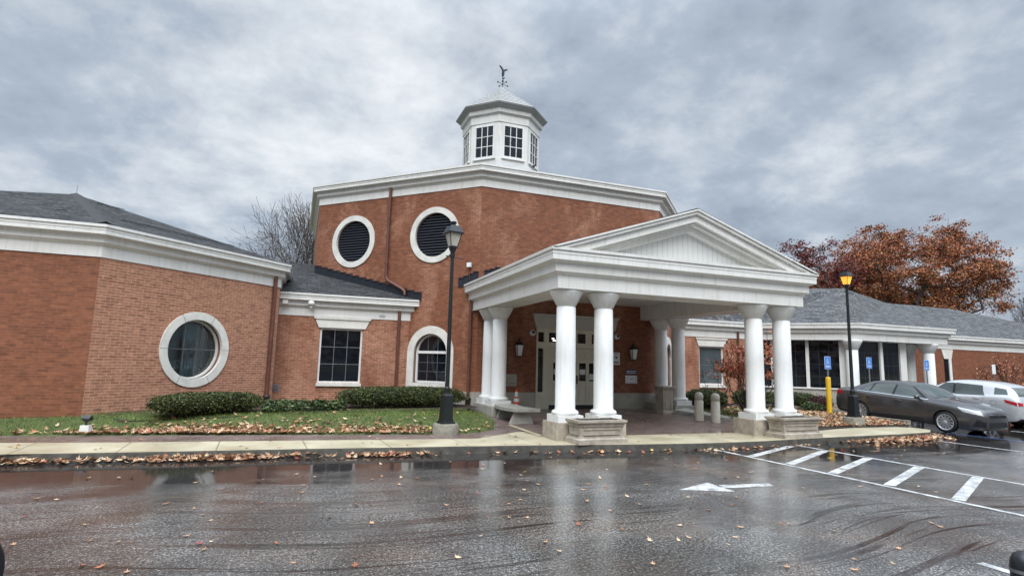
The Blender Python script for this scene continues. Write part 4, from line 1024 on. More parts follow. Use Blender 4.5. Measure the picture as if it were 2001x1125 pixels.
# hedges
def hedge(label, c, a, b, h, z, rz, n, seed, mats=None, leaf=.026, pw=3.2, name='hedge', cat='hedge', base=.1, rag=.1, stems=True):
    n = int(n * 2.1); rng = R(seed); t_ = thing(name, label, cat, (c[0], c[1], z), rz); mats = mats or M['yew']
    d = rng.normal(size=(n, 3)); d[:, 2] = np.abs(d[:, 2]) * 1.1 - .55; d /= np.linalg.norm(d, axis=1)[:, None]
    k = (np.abs(d) ** pw).sum(1) ** (-1 / pw); u = d * k[:, None]
    lump = 1 + .05 * np.sin(u[:, 0] * 9 + seed) * np.cos(u[:, 1] * 7) + rng.normal(size=n) * rag * .35
    inn = rng.uniform(.80, 1.03, n) * lump
    P_ = u * inn[:, None] * np.array([a, b, h / 2]); P_[:, 2] += h / 2 + base
    mb = MB(); leaf_cards(mb, P_, leaf, rng, .2, len(mats), None, .5); mb.build('foliage', mats, t_)
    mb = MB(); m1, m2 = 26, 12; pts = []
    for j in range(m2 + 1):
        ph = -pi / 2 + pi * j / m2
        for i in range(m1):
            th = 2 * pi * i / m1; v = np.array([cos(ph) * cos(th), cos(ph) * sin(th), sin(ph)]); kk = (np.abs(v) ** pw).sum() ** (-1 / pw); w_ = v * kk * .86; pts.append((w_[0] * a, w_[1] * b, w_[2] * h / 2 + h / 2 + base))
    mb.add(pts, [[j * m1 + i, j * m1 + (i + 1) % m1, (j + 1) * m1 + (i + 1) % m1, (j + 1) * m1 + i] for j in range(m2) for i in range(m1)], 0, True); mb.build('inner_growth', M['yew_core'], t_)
    if stems:
        for q in range(9):
            mb = MB()
            x, y = rng.uniform(-.7, .7) * a, rng.uniform(-.6, .3) * b; mb.tube([(x, y, -.08), (x + rng.normal() * .06, y, base + .1), (x + rng.normal() * .2, y + rng.normal() * .1, base + h * .5)], [.025, .02, .012], 5); mb.build('stem', M['bark_grey'], t_)
    return t_
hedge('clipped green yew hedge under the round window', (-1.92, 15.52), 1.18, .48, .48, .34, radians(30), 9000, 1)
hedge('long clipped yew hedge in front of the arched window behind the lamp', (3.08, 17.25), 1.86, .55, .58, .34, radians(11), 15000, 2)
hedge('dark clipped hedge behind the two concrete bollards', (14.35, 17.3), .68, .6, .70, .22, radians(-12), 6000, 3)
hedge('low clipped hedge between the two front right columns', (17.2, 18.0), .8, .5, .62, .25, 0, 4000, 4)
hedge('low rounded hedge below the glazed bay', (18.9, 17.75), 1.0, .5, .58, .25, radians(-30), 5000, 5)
hedge('small purple barberry bush beside the yellow sign post', (19.6, 16.9), .42, .4, .55, .25, 0, 1600, 6, M['barb'], .03, 2.2, 'barberry_bush', 'bush', .02, .4)
hedge('small olive green shrub at the end of the low hedge', (18.85, 16.6), .38, .3, .34, .25, 0, 900, 7, M['ivy'], .035, 2.2, 'shrub', 'shrub', .0, .4)
rng = R(41); mb = MB(); n = 2600
P_ = np.stack([rng.uniform(-.75, 1.35, n), rng.uniform(15.75, 16.9, n), np.zeros(n)], 1); P_[:, 1] += (P_[:, 0] - .3) * .25
P_[:, 2] = [zl(x, y) + .04 for x, y, _ in P_] + rng.beta(1.5, 1.5, n) * .24 * np.clip(1.3 - np.abs(P_[:, 1] - 16.4), 0.2, 1)
leaf_cards(mb, P_, .055, rng, .5, 3, [.4, .25, .35], .45); tag(mb.build('ground_cover', M['ivy']), 'low leafy ground cover between the two yew hedges', 'ground cover', kind='stuff')

# grass blades
rng = R(51); n = 42000; X = rng.uniform(-9.5, 4.95, n); Y = rng.uniform(12.9, 16.6, n)
keep = np.array([in_lawn(x, y) and y < lawn_back(x) - .0 for x, y in zip(X, Y)]); X, Y = X[keep], Y[keep]; n = len(X)
Z = np.array([zl(x, y) for x, y in zip(X, Y)]); a = rng.uniform(0, 6.28, n); h = rng.uniform(.03, .075, n); w_ = .006
tipx, tipy = X + rng.normal(size=n) * .025, Y + rng.normal(size=n) * .025
V = np.stack([np.stack([X - np.cos(a) * w_, Y - np.sin(a) * w_, Z - .01], 1), np.stack([X + np.cos(a) * w_, Y + np.sin(a) * w_, Z - .01], 1), np.stack([tipx, tipy, Z + h], 1)], 1).reshape(-1, 3)
mb = MB(); mb.v = V.tolist(); mb.f = [[3 * i, 3 * i + 1, 3 * i + 2] for i in range(n)]; mb.mi = [int(k) for k in rng.choice(3, n, p=[.5, .38, .12])]; mb.sm = [False] * n; mb.uv = [None] * n
tag(mb.build('grass', M['blade']), 'short green lawn grass along the left brick walls', 'grass', kind='stuff')

rng = R(53); n = 9000; X = rng.uniform(13.0, 18.5, n); Y = rng.uniform(12.7, 17.8, n); keep = rng.uniform(size=n) < np.clip(1.25 - (X - 13) * .2, .1, 1); X, Y = X[keep], Y[keep]; n = len(X)
Z = np.array([.15 + .13 * sm((y - 12.3) / 2.5) for y in Y]); a = rng.uniform(0, 6.28, n); h = rng.uniform(.05, .12, n); w_ = .009
V = np.stack([np.stack([X - np.cos(a) * w_, Y - np.sin(a) * w_, Z], 1), np.stack([X + np.cos(a) * w_, Y + np.sin(a) * w_, Z], 1), np.stack([X + rng.normal(size=n) * .04, Y + rng.normal(size=n) * .04, Z + h], 1)], 1).reshape(-1, 3)
mb = MB(); mb.v = V.tolist(); mb.f = [[3 * i, 3 * i + 1, 3 * i + 2] for i in range(n)]; mb.mi = [int(k) for k in rng.choice(3, n, p=[.4, .3, .3])]; mb.sm = [False] * n; mb.uv = [None] * n
tag(mb.build('grass', M['blade']), 'thin yellowing grass among the leaves below the maple', 'grass', kind='stuff')
# fallen leaves
OAK = []
for k in range(14):
    t_ = 2 * pi * k / 14; OAK.append(((1.25 if k in (0,) else 1.) * cos(t_) * (.95 if k % 2 == 0 else .52) * 1.15, sin(t_) * (.75 if k % 2 == 0 else .40)))
def add_leaf(mb, x, y, z, s_, rng, mi, tilt=.35, curl=.3):
    d = rng.uniform(0, 6.28); tx, ty = rng.normal() * tilt, rng.normal() * tilt; o = len(mb.v); ca, sa = cos(d), sin(d)
    up_ = 1
    for u, v in OAK:
        u *= s_; v *= s_; h = tx * u + ty * v + curl * (u * u + v * v) / s_
        mb.v.append((x + u * ca - v * sa, y + u * sa + v * ca, z + max(-.6 * s_ * 0, h) + s_ * .08))
    mb.v.append((x, y, z + s_ * .06)); k = len(OAK)
    for i in range(k): mb.f.append([o + i, o + (i + 1) % k, o + k]); mb.mi.append(mi); mb.sm.append(False); mb.uv.append(None)
rng = R(61)
WL = [.40, .24, .16, .14, .04, .02]
mb = MB()
def scat(n, fx, fz, s_, tilt=.35, W=WL):
    c = 0; tries = 0
    while c < n and tries < n * 20:
        tries += 1; p = fx()
        if p is None: continue
        add_leaf(mb, p[0], p[1], fz(*p), s_ * rng.uniform(.7, 1.35), rng, int(rng.choice(6, p=W)), tilt); c += 1
def lawn_pt(cx, sx, off, sp):
    def f():
        x = rng.normal(cx, sx); y = yfront(min(x, 4.6)) + abs(rng.normal(off, sp)) ; return (x, y) if in_lawn(x, y) else None
    return f
scat(1150, lawn_pt(-1.6, 1.1, .12, .30), lambda x, y: zl(x, y) + .03, .05)
scat(330, lawn_pt(.4, 1.3, .3, .35), lambda x, y: zl(x, y) + .03, .046)
scat(330, lawn_pt(2.3, .9, .2, .3), lambda x, y: zl(x, y) + .03, .046)
scat(120, lawn_pt(-4.2, 1.8, .02, .10), lambda x, y: zl(x, y) + .03, .06)
scat(130, lawn_pt(1, 3, .6, .9), lambda x, y: zl(x, y) + .03, .05)
tag(mb.build('leaf_litter', M['litter']), 'drift of tan fallen leaves over the left lawn', 'leaves', kind='stuff')
mb = MB()
def kerb_y(x):
    for a, b in zip(kerb[:-1], kerb[1:]):
        if a[0] <= x <= b[0]: return a[1] + (b[1] - a[1]) * (x - a[0]) / (b[0] - a[0])
    return 12
def gut(cx, sx, sp):
    def f():
        x = rng.normal(cx, sx); y = kerb_y(x) - .03 - abs(rng.normal(0, sp)); return (x, y) if -8 < x < 18 else None
    return f
scat(250, gut(-4.5, .75, .10), lambda x, y: .015 + .05 * rng.uniform() * max(0, 1 - (kerb_y(x) - y) / .2), .055)
scat(370, gut(-1.3, .8, .11), lambda x, y: .015 + .07 * rng.uniform() * max(0, 1 - (kerb_y(x) - y) / .2), .052)
scat(130, gut(1.75, .38, .10), lambda x, y: .015 + .05 * rng.uniform() * max(0, 1 - (kerb_y(x) - y) / .2), .05)
scat(45, gut(5, 2.2, .12), lambda x, y: .012, .05); scat(60, gut(9.5, 2.2, .18), lambda x, y: .012, .05)
scat(500, gut(15.6, 1.1, .28), lambda x, y: .015 + .04 * rng.uniform(), .058)
tag(mb.build('leaf_litter', M['litter']), 'line of wet fallen leaves washed against the kerb', 'leaves', kind='stuff')
mb = MB()
def bedp(x0, x1, y0, y1):
    def f(): x, y = rng.uniform(x0, x1), rng.uniform(y0, y1); return (x, y) if y > 12.62 or x < 13 else None
    return f
scat(2200, bedp(13.9, 18.55, 12.62, 15.9), lambda x, y: zr(x, y) + .02 + .03 * rng.uniform(), .052)
scat(700, bedp(13.1, 18.55, 12.62, 13.8), lambda x, y: zr(x, y) + .02 + .03 * rng.uniform(), .052)
scat(500, bedp(18.7, 26, 17.0, 17.6), lambda x, y: .31, .06); scat(300, bedp(13.2, 18.5, 15.9, 18.5), lambda x, y: zr(x, y) + .02, .06)
tag(mb.build('leaf_litter', M['litter']), 'thick carpet of tan leaves in the bed right of the portico', 'leaves', kind='stuff')
# single leaves on the wet road and on the pavement: things one could pick up
protos = []
for mi in range(6):
    for s_ in (0, 1):
        mb = MB(); add_leaf(mb, 0, 0, 0, 1., rng, 0, .12, .18 + .12 * s_); me = mb.build('fallen_leaf', M['litter'][mi]); protos.append(me)
def put_leaf(x, y, z, s_, label, group):
    k = int(rng.choice(12, p=[w_ / 2 for w_ in WL for _ in (0, 1)])); o = protos[k].copy(); COL.objects.link(o); o.location = (x, y, z); o.scale = (s_, s_, s_); o.rotation_euler = (0, 0, rng.uniform(0, 6.28)); tag(o, label, 'leaf', group)
for k in range(205):
    t_ = rng.uniform() ** .75; yy = 3.2 + 7.2 * t_; xx = yy * rng.uniform(-.58, 1.62) * .98
    if xx < -6.5 or xx > 16: continue
    put_leaf(xx, yy, .006, rng.uniform(.024, .046), 'dry autumn leaf lying flat on the wet asphalt', 'leaves strewn over the wet asphalt')
for k in range(62):
    xx = rng.uniform(-5.5, 13); yy = kerb_y(xx) + rng.uniform(.1, 1.7)
    put_leaf(xx, yy, .146 if yy < 12.1 else .150, rng.uniform(.035, .055), 'dry autumn leaf lying on the pale sidewalk slabs', 'leaves strewn over the sidewalk')
for o in protos: bpy.data.objects.remove(o)

# ================================================================== STREET FURNITURE
def lamp(loc, label, lit, rz):
    t_ = thing('street_lamp', label, 'street lamp', loc, rz, 'black post-top street lamps')
    mb = MB(); mb.lathe([(.30, -.15), (.30, .22), (.28, .25)], 28); mb.build('footing', M['concrete_old'], t_)
    mb = MB(); mb.frustum(0, 0, .25, .30, .165, .165, .155, .155); mb.frustum(0, 0, .30, .34, .132, .132, .128, .128); mb.frustum(0, 0, .34, .88, .122, .122, .104, .104); mb.frustum(0, 0, .88, .93, .108, .108, .08, .08)
    mb.lathe([(.085, .93), (.07, 1.02), (.085, 1.04), (.05, 1.09)], 12); mb.build('base', M['black_iron'], t_)
    mb = MB(); mb.lathe([(.052, 1.05), (.047, 2.6), (.040, 4.22)], 14); mb.tube([(-.02, 0, 4.18), (.30, .0, 4.16)], .011, 6); mb.tube([(-.05, 0, 4.20), (-.17, .0, 4.18)], .014, 6); mb.lathe([(.001, -.02), (.02, 0), (.001, .02)], 8, (.3, 0, 4.16)); mb.build('pole', M['black_iron'], t_)
    mb = MB(); mb.lathe([(.05, 4.15), (.06, 4.22), (.05, 4.28), (.085, 4.36), (.10, 4.44)], 12)
    for i, j in ((-1, -1), (1, -1), (1, 1), (-1, 1)): mb.tube([(i * .085, j * .085, 4.42), (i * .155, j * .155, 4.76)], .011, 5)
    mb.frustum(0, 0, 4.41, 4.44, .10, .10, .095, .095); mb.frustum(0, 0, 4.745, 4.775, .20, .20, .20, .20); mb.frustum(0, 0, 4.775, 4.93, .185, .185, .125, .125); mb.frustum(0, 0, 4.93, 4.95, .10, .10, .09, .09); mb.lathe([(.05, 4.95), (.055, 5.0), (.075, 5.02), (.07, 5.05)], 12); mb.build('lantern', M['black_iron'], t_)
    mb = MB(); mb.frustum(0, 0, 4.445, 4.744, .083, .083, .147, .147); g_ = mb.build('glass', M['lit'] if lit else M['frost'], t_)
    mb = MB(); mb.lathe([(.01, 0), (.09, .03), (.115, .10), (.10, .15), (.02, .2)] if lit else [(.03, 0), (.05, .03), (.03, .08), (.02, .1)], 12, (0, 0, 4.56 if lit else 4.45)); 
    if lit:
        g_.hide_render = False
        mb = MB(); mb.lathe([(.01, .0), (.07, .02), (.10, .06), (.13, .12), (.1, .2)], 4, (0, 0, 4.53)); mb.xform(Matrix.Rotation(radians(45), 4, 'Z')); mb.v = [(x * 1.22, y * 1.22, z) for x, y, z in mb.v]; mb.build('flame_glow', M['glow'], t_)
        for ch in t_.children:
            if ch.name.split('.')[0] in ('lantern', 'glass', 'flame_glow'): ch.scale = (.80, .80, .80); ch.location = (0, 0, 4.41 * .20)
    return t_
lamp((3.33, 13.0, .14), 'black street lamp with unlit frosted lantern on the left lawn', False, radians(12))
lamp((16.42, 12.95, .17), 'black street lamp with glowing orange lantern beside the dark grey car', True, radians(5))

def planter(loc, rz, label, w, d, h):
    t_ = thing('planter', label, 'planter', loc, rz, 'cast stone planters')
    mb = MB(); a, b = w / 2, d / 2
    mb.frustum(0, 0, 0, .10, a, b, a, b); mb.frustum(0, 0, .10, .13, a - .01, b - .01, a - .05, b - .05); mb.frustum(0, 0, .13, .155, a - .045, b - .045, a - .045, b - .045); mb.frustum(0, 0, .155, h - .10, a - .075, b - .075, a - .06, b - .06)
    mb.frustum(0, 0, h - .10, h - .085, a - .055, b - .055, a - .05, b - .05)
    k = -a + .06
    while k < a - .05: mb.box(k, k + .022, -b + .005 + .02, -b + .06, h - .125, h - .095); k += .042
    k = -b + .06
    while k < b - .05: mb.box(-a + .025, -a + .06, k, k + .022, h - .125, h - .095); k += .042
    mb.frustum(0, 0, h - .085, h - .05, a - .03, b - .03, a - .012, b - .012)
    # rim as four bars
    for x0, x1, y0, y1 in ((-a, a, -b, -b + .09), (-a, a, b - .09, b), (-a, -a + .09, -b + .09, b - .09), (a - .09, a, -b + .09, b - .09)): mb.box(x0, x1, y0, y1, h - .05, h)
    mb.build('body', M['cast_stone'], t_)
    mb = MB()
    for s_, ax_, L_ in ((-1, 'y', a), (1, 'y', a)):
        y = s_ * (b - .068)
        for z0, z1 in ((.19, .21), (h - .20, h - .18)): mb.box(-a + .16, a - .16, min(y, y + s_ * .02), max(y, y + s_ * .02), z0, z1)
    for s_ in (-1, 1):
        x = s_ * (a - .068)
        for z0, z1 in ((.19, .21), (h - .20, h - .18)): mb.box(min(x, x + s_ * .02), max(x, x + s_ * .02), -b + .14, b - .14, z0, z1)
    mb.build('panel_moulding', M['cast_stone'], t_)
    mb = MB(); rg = R(3); n1 = 12; pts = [(-a + .09 + (w - .18) * i / n1, -b + .09 + (d - .18) * j / 4, h - .02 + rg.uniform(-.01, .035)) for j in range(5) for i in range(n1 + 1)]
    mb.add(pts, [[j * (n1 + 1) + i, j * (n1 + 1) + i + 1, (j + 1) * (n1 + 1) + i + 1, (j + 1) * (n1 + 1) + i] for j in range(4) for i in range(n1)], 0, True); mb.build('soil', M['soil'], t_); return t_
planter((6.23, 11.10, .142), radians(2), 'cast stone planter of bare soil before the front left columns', 1.22, .60, .50)
planter((11.93, 11.10, .142), radians(3), 'cast stone planter of bare soil before the front right columns', 1.34, .60, .50)
t_ = thing('pedestal_planter', 'tall square stone planter box beside the rear right columns', 'planter', (11.83, 16.38, .225), radians(2))
mb = MB(); mb.frustum(0, 0, 0, .10, .24, .25, .24, .25); mb.frustum(0, 0, .10, .13, .235, .245, .20, .21); mb.frustum(0, 0, .13, .82, .195, .205, .21, .22); mb.frustum(0, 0, .82, .90, .22, .23, .25, .26); mb.frustum(0, 0, .90, .95, .265, .275, .265, .275); mb.build('body', M['cast_stone'], t_)
mb = MB(); 
for z0, z1, x0, x1 in ((.2, .22, -.13, .13), (.74, .76, -.13, .13), (.22, .74, -.13, -.11), (.22, .74, .11, .13)): mb.box(x0, x1, -.222, -.19, z0, z1)
mb.build('panel_moulding', M['cast_stone'], t_)
# bench
t_ = thing('stone_bench', 'curved backless stone bench beside the rear left columns', 'bench', (5.85, 15.1, .17))
mb = MB(); n = 16; o_, i_ = [], []
for k in range(n + 1):
    s_ = k / n; y = -.80 + 1.75 * s_; bx_ = .16 * (1 - (2 * s_ - 1) ** 2); o_.append((-.42 - bx_ + .15, y)); i_.append((.30 - bx_ + .15, y))
mb.prism_z(o_[::-1] + i_, .345, .43); mb.build('seat', M['bench_stone'], t_)
for y in (-.55, .55):
    mb = MB(); p = [(-.36, y - .04, 0), (.34, y - .04, 0), (.34, y + .05, 0), (-.36, y + .05, 0), (-.22, y - .04, .343), (.22, y - .04, .343), (.22, y + .05, .343), (-.22, y + .05, .343)]
    mb.add(p, [[0, 3, 2, 1], [4, 5, 6, 7], [0, 1, 5, 4], [1, 2, 6, 5], [2, 3, 7, 6], [3, 0, 4, 7]]); mb.build('leg', M['bench_stone'], t_)
# cone
t_ = thing('traffic_cone', 'orange traffic cone with two white collars behind the stone bench', 'traffic cone', (6.78, 17.35, zpav(6.8, 17.35)))
mb = MB(); mb.box(-.19, .19, -.19, .19, 0, .03); cr_ = lambda z: .135 - .108 * z / .71
mb.lathe([(cr_(.03), .03), (cr_(.71), .71)], 20); mb.build('body', M['orange'], t_)
mb = MB(); mb.lathe([(cr_(.30) + .004, .30), (cr_(.41) + .004, .41)], 20, cap=False); mb.lathe([(cr_(.47) + .004, .47), (cr_(.62) + .004, .62)], 20, cap=False); mb.build('collar', M['sign_white'], t_)
# bollards
b0 = thing('bollard', 'concrete bollard with domed cap nearer the portico wall', 'bollard', (11.93, 14.72, .16), 0, 'domed concrete bollards')
mb = MB(); mb.lathe([(.135, -.05), (.135, .64), (.118, .645), (.118, .675), (.135, .68), (.135, .80), (.125, .84), (.09, .88), (.04, .90), (.005, .905)], 28); mb.build('post', M['concrete_post'], b0)
dup(b0, (12.17, 14.25, .155), 0, 'concrete bollard with domed cap nearer the front right columns')
# low stone wall at the edge of the paving
t_ = thing('low_stone_wall', 'low sloping stone wall edging the brick paving behind the bollards', 'wall', (12.45, 15.2, .2))
mb = MB(); p = [(-.55, .95, -.1), (.62, -1.15, -.1), (.95, -1.0, -.1), (.1, 1.0, -.1), (-.45, .90, .20), (.62, -1.1, .03), (.9, -.95, .05), (.05, .95, .25)]
mb.add(p, [[0, 3, 2, 1], [4, 5, 6, 7], [0, 1, 5, 4], [1, 2, 6, 5], [2, 3, 7, 6], [3, 0, 4, 7]]); mb.build('coping', M['stone_base'], t_)
mb = MB()
for k in range(6):
    a = Vector(p[0]).lerp(Vector(p[1]), (k + .1) / 6.5); b = Vector(p[0]).lerp(Vector(p[1]), (k + .9) / 6.5); a2 = Vector(p[4]).lerp(Vector(p[5]), (k + .1) / 6.5); b2 = Vector(p[4]).lerp(Vector(p[5]), (k + .9) / 6.5)
    o3 = Vector((-.02, -.012, 0)); q_ = [a.lerp(a2, .42) + o3, b.lerp(b2, .42) + o3, b.lerp(b2, .85) + o3, a.lerp(a2, .85) + o3]; mb.poly(q_)
mb.build('stone_facing', M['bench_stone'], t_)
# spotlight on the lawn
t_ = thing('floodlight', 'small black floodlight on a pale concrete block at the left wing corner', 'floodlight', (-3.88, 13.82, .28), radians(-10)); t_.scale = (.66, .66, .66)
mb = MB(); mb.frustum(0, 0, -.05, .12, .13, .1, .12, .09); mb.build('block', M['stone'], t_)
mb = MB(); mb.tube([(0, 0, .12), (0, 0, .24)], .022, 8); mb.tube([(-.09, 0, .28), (-.05, 0, .23), (.05, 0, .23), (.09, 0, .28)], .012, 6); mb.build('bracket', M['black_iron'], t_)
mb = MB(); mb.frustum(0, 0, -.05, .06, .10, .06, .14, .09); mb.xform(Matrix.Translation((0, .0, .32)) @ Matrix.Rotation(radians(-50), 4, 'X')); mb.build('head', M['black_iron'], t_)
mb = MB(); mb.box(-.11, .11, -.07, .07, .061, .066); mb.xform(Matrix.Translation((0, .0, .32)) @ Matrix.Rotation(radians(-50), 4, 'X')); mb.build('lens', M['frost'], t_)

# wall lanterns
def wlantern(u, label):
    x, y, z = FTf.pt(u, 2.05, .0); t_ = thing('wall_lantern', label, 'lantern', (x, y, z), 0, 'black wall lanterns by the doors')
    mb = MB(); yc = -.16
    mb.box(-.05, .05, -.02, 0, .1, .35); mb.tube([(0, -.01, .3), (0, -.08, .42), (0, yc, .46)], .012, 6)
    mb.frustum(0, yc, -.02, .02, .05, .05, .075, .075)
    for i, j in ((-1, -1), (1, -1), (1, 1), (-1, 1)): mb.tube([(i * .07, yc + j * .07, 0), (i * .115, yc + j * .115, .38)], .011, 5)
    mb.frustum(0, yc, .38, .40, .13, .13, .13, .13); mb.frustum(0, yc, .40, .50, .12, .12, .045, .045); mb.lathe([(.04, .50), (.055, .53), (.03, .56), (.035, .59), (.01, .64)], 10, (0, yc, 0)); mb.build('cage', M['black_iron'], t_)
    mb = MB(); mb.frustum(0, yc, .02, .38, .066, .066, .108, .108); mb.build('glass', M['sign_white'], t_)
wlantern(7.01 - 5.55, 'black wall lantern left of the doors above the carved stone'); wlantern(11.53 - 5.55, 'black wall lantern right of the doors above the plaques')
def wcam(u, label):
    x, y, z = FTf.pt(u, 2.86, 0); t_ = thing('security_camera', label, 'camera', (x, y, z), 0, 'dome cameras beside the door lintel')
    mb = MB(); mb.lathe([(.06, 0), (.10, .02), (.11, .08), (.08, .14), (.06, .15)], 20); mb.xform(Matrix.Rotation(radians(78), 4, 'X')); mb.build('housing', M['sign_white'], t_)
    mb = MB(); mb.lathe([(.055, .14), (.05, .17), (.02, .185)], 16); mb.xform(Matrix.Rotation(radians(78), 4, 'X')); mb.build('lens', M['black_iron'], t_)
wcam(7.53 - 5.55, 'white dome camera at the left end of the door lintel'); wcam(10.85 - 5.55 + .03, 'white dome camera at the right end of the door lintel')
# plaques
def plaque(name, label, cat, u0, u1, z0, z1, m, parts, o=.025):
    x, y, z = FTf.pt((u0 + u1) / 2, z0, 0); t_ = thing(name, label, cat, (x, y, z))
    w_ = (u1 - u0) / 2; mb = MB(); mb.box(-w_, w_, -o, -.001, 0, z1 - z0); mb.build('board', m, t_)
    for nm, mm, rects in parts:
        mb = MB()
        for a, b, c, d in rects: mb.box(-w_ + a * 2 * w_, -w_ + b * 2 * w_, -o - .004, -o + .002, c * (z1 - z0), d * (z1 - z0))
        mb.build(nm, mm, t_)
    return t_
rg = R(9)
def textrow(a, b, c, d, n=9):
    out = []; x = a; 
    while x < b - .02:
        w_ = rg.uniform(.03, .11); out.append((x, min(b, x + w_), c, d)); x += w_ + .025
    return out
plaque('poster', 'white notice with a black picture on the brick right of the doors', 'poster', 10.72 - 5.55, 11.03 - 5.55, 1.86, 2.30, M['sign_white'], [('heading', M['ink'], textrow(.2, .8, .84, .89)), ('picture', M['ink'], [(.42, .72, .62, .68), (.34, .55, .57, .63), (.45, .66, .53, .58), (.5, .6, .48, .53), (.3, .44, .66, .69)]), ('grey_block', M['metal'], [(.14, .86, .10, .26)])])
plaque('sign', 'narrow navy sign with two white lines above the framed plaque', 'sign', 11.27 - 5.55, 11.77 - 5.55, 1.53, 1.70, M['navy'], [('lettering', M['sign_white'], textrow(.1, .9, .56, .74) + textrow(.08, .92, .2, .36))])
plaque('framed_plaque', 'white framed plaque with a small drawing below the navy sign', 'plaque', 11.27 - 5.55, 11.76 - 5.55, 1.20, 1.48, M['sign_white'], [('frame_line', M['ink'], [(.12, .88, .80, .82), (.12, .88, .16, .18), (.12, .14, .18, .80), (.86, .88, .18, .80)]), ('drawing', M['ink'], [(.40, .62, .52, .57), (.50, .66, .57, .62), (.36, .46, .48, .52), (.3, .38, .55, .57)])])
plaque('carved_stone', 'grey carved cornerstone with date set in the brick beside the doors', 'plaque', 6.36 - 5.55, 7.00 - 5.55, 1.05, 1.45, M['stone_base'], [('carving', M['concrete_old'], [(.62, .66, .62, .80), (.78, .81, .62, .80)] + [(.55, .62, .18, .32), (.68, .76, .18, .32), (.82, .9, .18, .32), (.40, .48, .18, .32)])], .012)

# accessible parking signs
def access_symbol(mb, s_, y):
    """wheelchair symbol drawn from strokes in the x-z plane, facing -y"""
    def ring(cx, cz, r, a0, a1, w_):
        n_ = 22; P1 = [(cx + (r + w_) * cos(a0 + (a1 - a0) * k / n_), cz + (r + w_) * sin(a0 + (a1 - a0) * k / n_)) for k in range(n_ + 1)]; P2 = [(cx + (r - w_) * cos(a0 + (a1 - a0) * k / n_), cz + (r - w_) * sin(a0 + (a1 - a0) * k / n_)) for k in range(n_ + 1)]
        for k in range(n_): mb.poly([(P2[k][0] * s_, y, P2[k][1] * s_), (P2[k + 1][0] * s_, y, P2[k + 1][1] * s_), (P1[k + 1][0] * s_, y, P1[k + 1][1] * s_), (P1[k][0] * s_, y, P1[k][1] * s_)])
    def stroke(a, b, w_):
        a, b = Vector(a), Vector(b); d = (b - a).normalized(); n_ = Vector((-d.y, d.x)) * w_
        mb.poly([((p.x) * s_, y, p.y * s_) for p in (a - n_, b - n_, b + n_, a + n_)])
    ring(-.06, -.16, .30, radians(140), radians(385), .055); ring(-.10, .50, .05, 0, 2 * pi, .05)
    stroke((-.10, .42), (-.05, -.02), .06); stroke((-.08, .22), (.18, .20), .045); stroke((-.06, -.0), (.24, -.02), .06); stroke((.22, -.02), (.36, -.36), .055); stroke((.33, -.36), (.46, -.32), .04)
def acc_sign(loc, label, zc, post_top, sleeve, blue=True, rz=0):
    t_ = thing('parking_sign', label, 'sign', loc, rz, 'parking signs on posts')
    mb = MB(); mb.box(-.03, .03, -.012, .012, 0, post_top); mb.build('post', M['metal'], t_)
    if sleeve:
        mb = MB(); mb.lathe([(.085, -.1), (.085, 1.30), (.08, 1.335), (.05, 1.35)], 20); mb.build('yellow_sleeve', M['yellow'], t_)
    hw, hh = .155, .23
    def rrect(hw, hh, r, y0, y1):
        pts = []
        for cx_, cz_, a in ((hw - r, hh - r, 0), (-hw + r, hh - r, 90), (-hw + r, -hh + r, 180), (hw - r, -hh + r, 270)):
            for k in range(5): aa = radians(a + k * 22.5); pts.append((cx_ + r * cos(aa), zc + cz_ + r * sin(aa)))
        mb.prism_y(pts[::-1], y0, y1)
    if blue:
        mb = MB(); rrect(hw, hh, .03, -.018, -.014); mb.build('border', M['sign_white'], t_)
        mb = MB(); rrect(hw - .008, hh - .008, .025, -.0215, -.0185); mb.build('panel', M['sign_blue'], t_)
        mb = MB(); access_symbol(mb, .15, -.023); mb.v = [(x, y, z + zc + .05) for x, y, z in mb.v]
        rr = R(2)
        for zz, n_ in ((-.125, 6), (-.165, 7)):
            x = -.11
            for k in range(n_): w_ = .2 / n_ * .72; mb.poly([(x, -.023, zc + zz), (x + w_, -.023, zc + zz), (x + w_, -.023, zc + zz + .026), (x, -.023, zc + zz + .026)]); x += .22 / n_
        mb.build('symbol', M['sign_white'], t_)
    else:
        mb = MB(); rrect(.13, .22, .02, -.018, -.014); mb.build('panel', M['sign_white'], t_)
    return t_
acc_sign((18.08, 15.2, .26), 'blue wheelchair parking sign on a yellow sleeved post', 1.86, 2.05, True)
acc_sign((22.6, 17.0, .29), 'blue wheelchair parking sign above the roof of the dark car', 1.92, 2.1, False)
acc_sign((26.2, 17.0, .29), 'blue wheelchair parking sign before the white bay column', 1.90, 2.1, False)
acc_sign((30.9, 17.0, .29), 'plain white sign on a post behind the silver hatchback', 1.82, 2.0, False, False)

# ================================================================== CARS
def interp(xs, ys): return lambda x: float(np.interp(x, xs, ys))
def smooth_interp(xs, ys):
    xs, ys = np.array(xs, float), np.array(ys, float); m = np.gradient(ys, xs)
    for i in range(1, len(xs) - 1):   # limit overshoot
        d0, d1 = (ys[i] - ys[i - 1]) / (xs[i] - xs[i - 1]), (ys[i + 1] - ys[i]) / (xs[i + 1] - xs[i]); m[i] = 0 if d0 * d1 <= 0 else 2 * d0 * d1 / (d0 + d1)
    def f(x):
        i = int(min(max(np.searchsorted(xs, x) - 1, 0), len(xs) - 2)); h = xs[i + 1] - xs[i]; t_ = (x - xs[i]) / h; t_ = min(max(t_, 0), 1)
        return (2 * t_**3 - 3 * t_**2 + 1) * ys[i] + (t_**3 - 2 * t_**2 + t_) * h * m[i] + (-2 * t_**3 + 3 * t_**2) * ys[i + 1] + (t_**3 - t_**2) * h * m[i + 1]
    return f
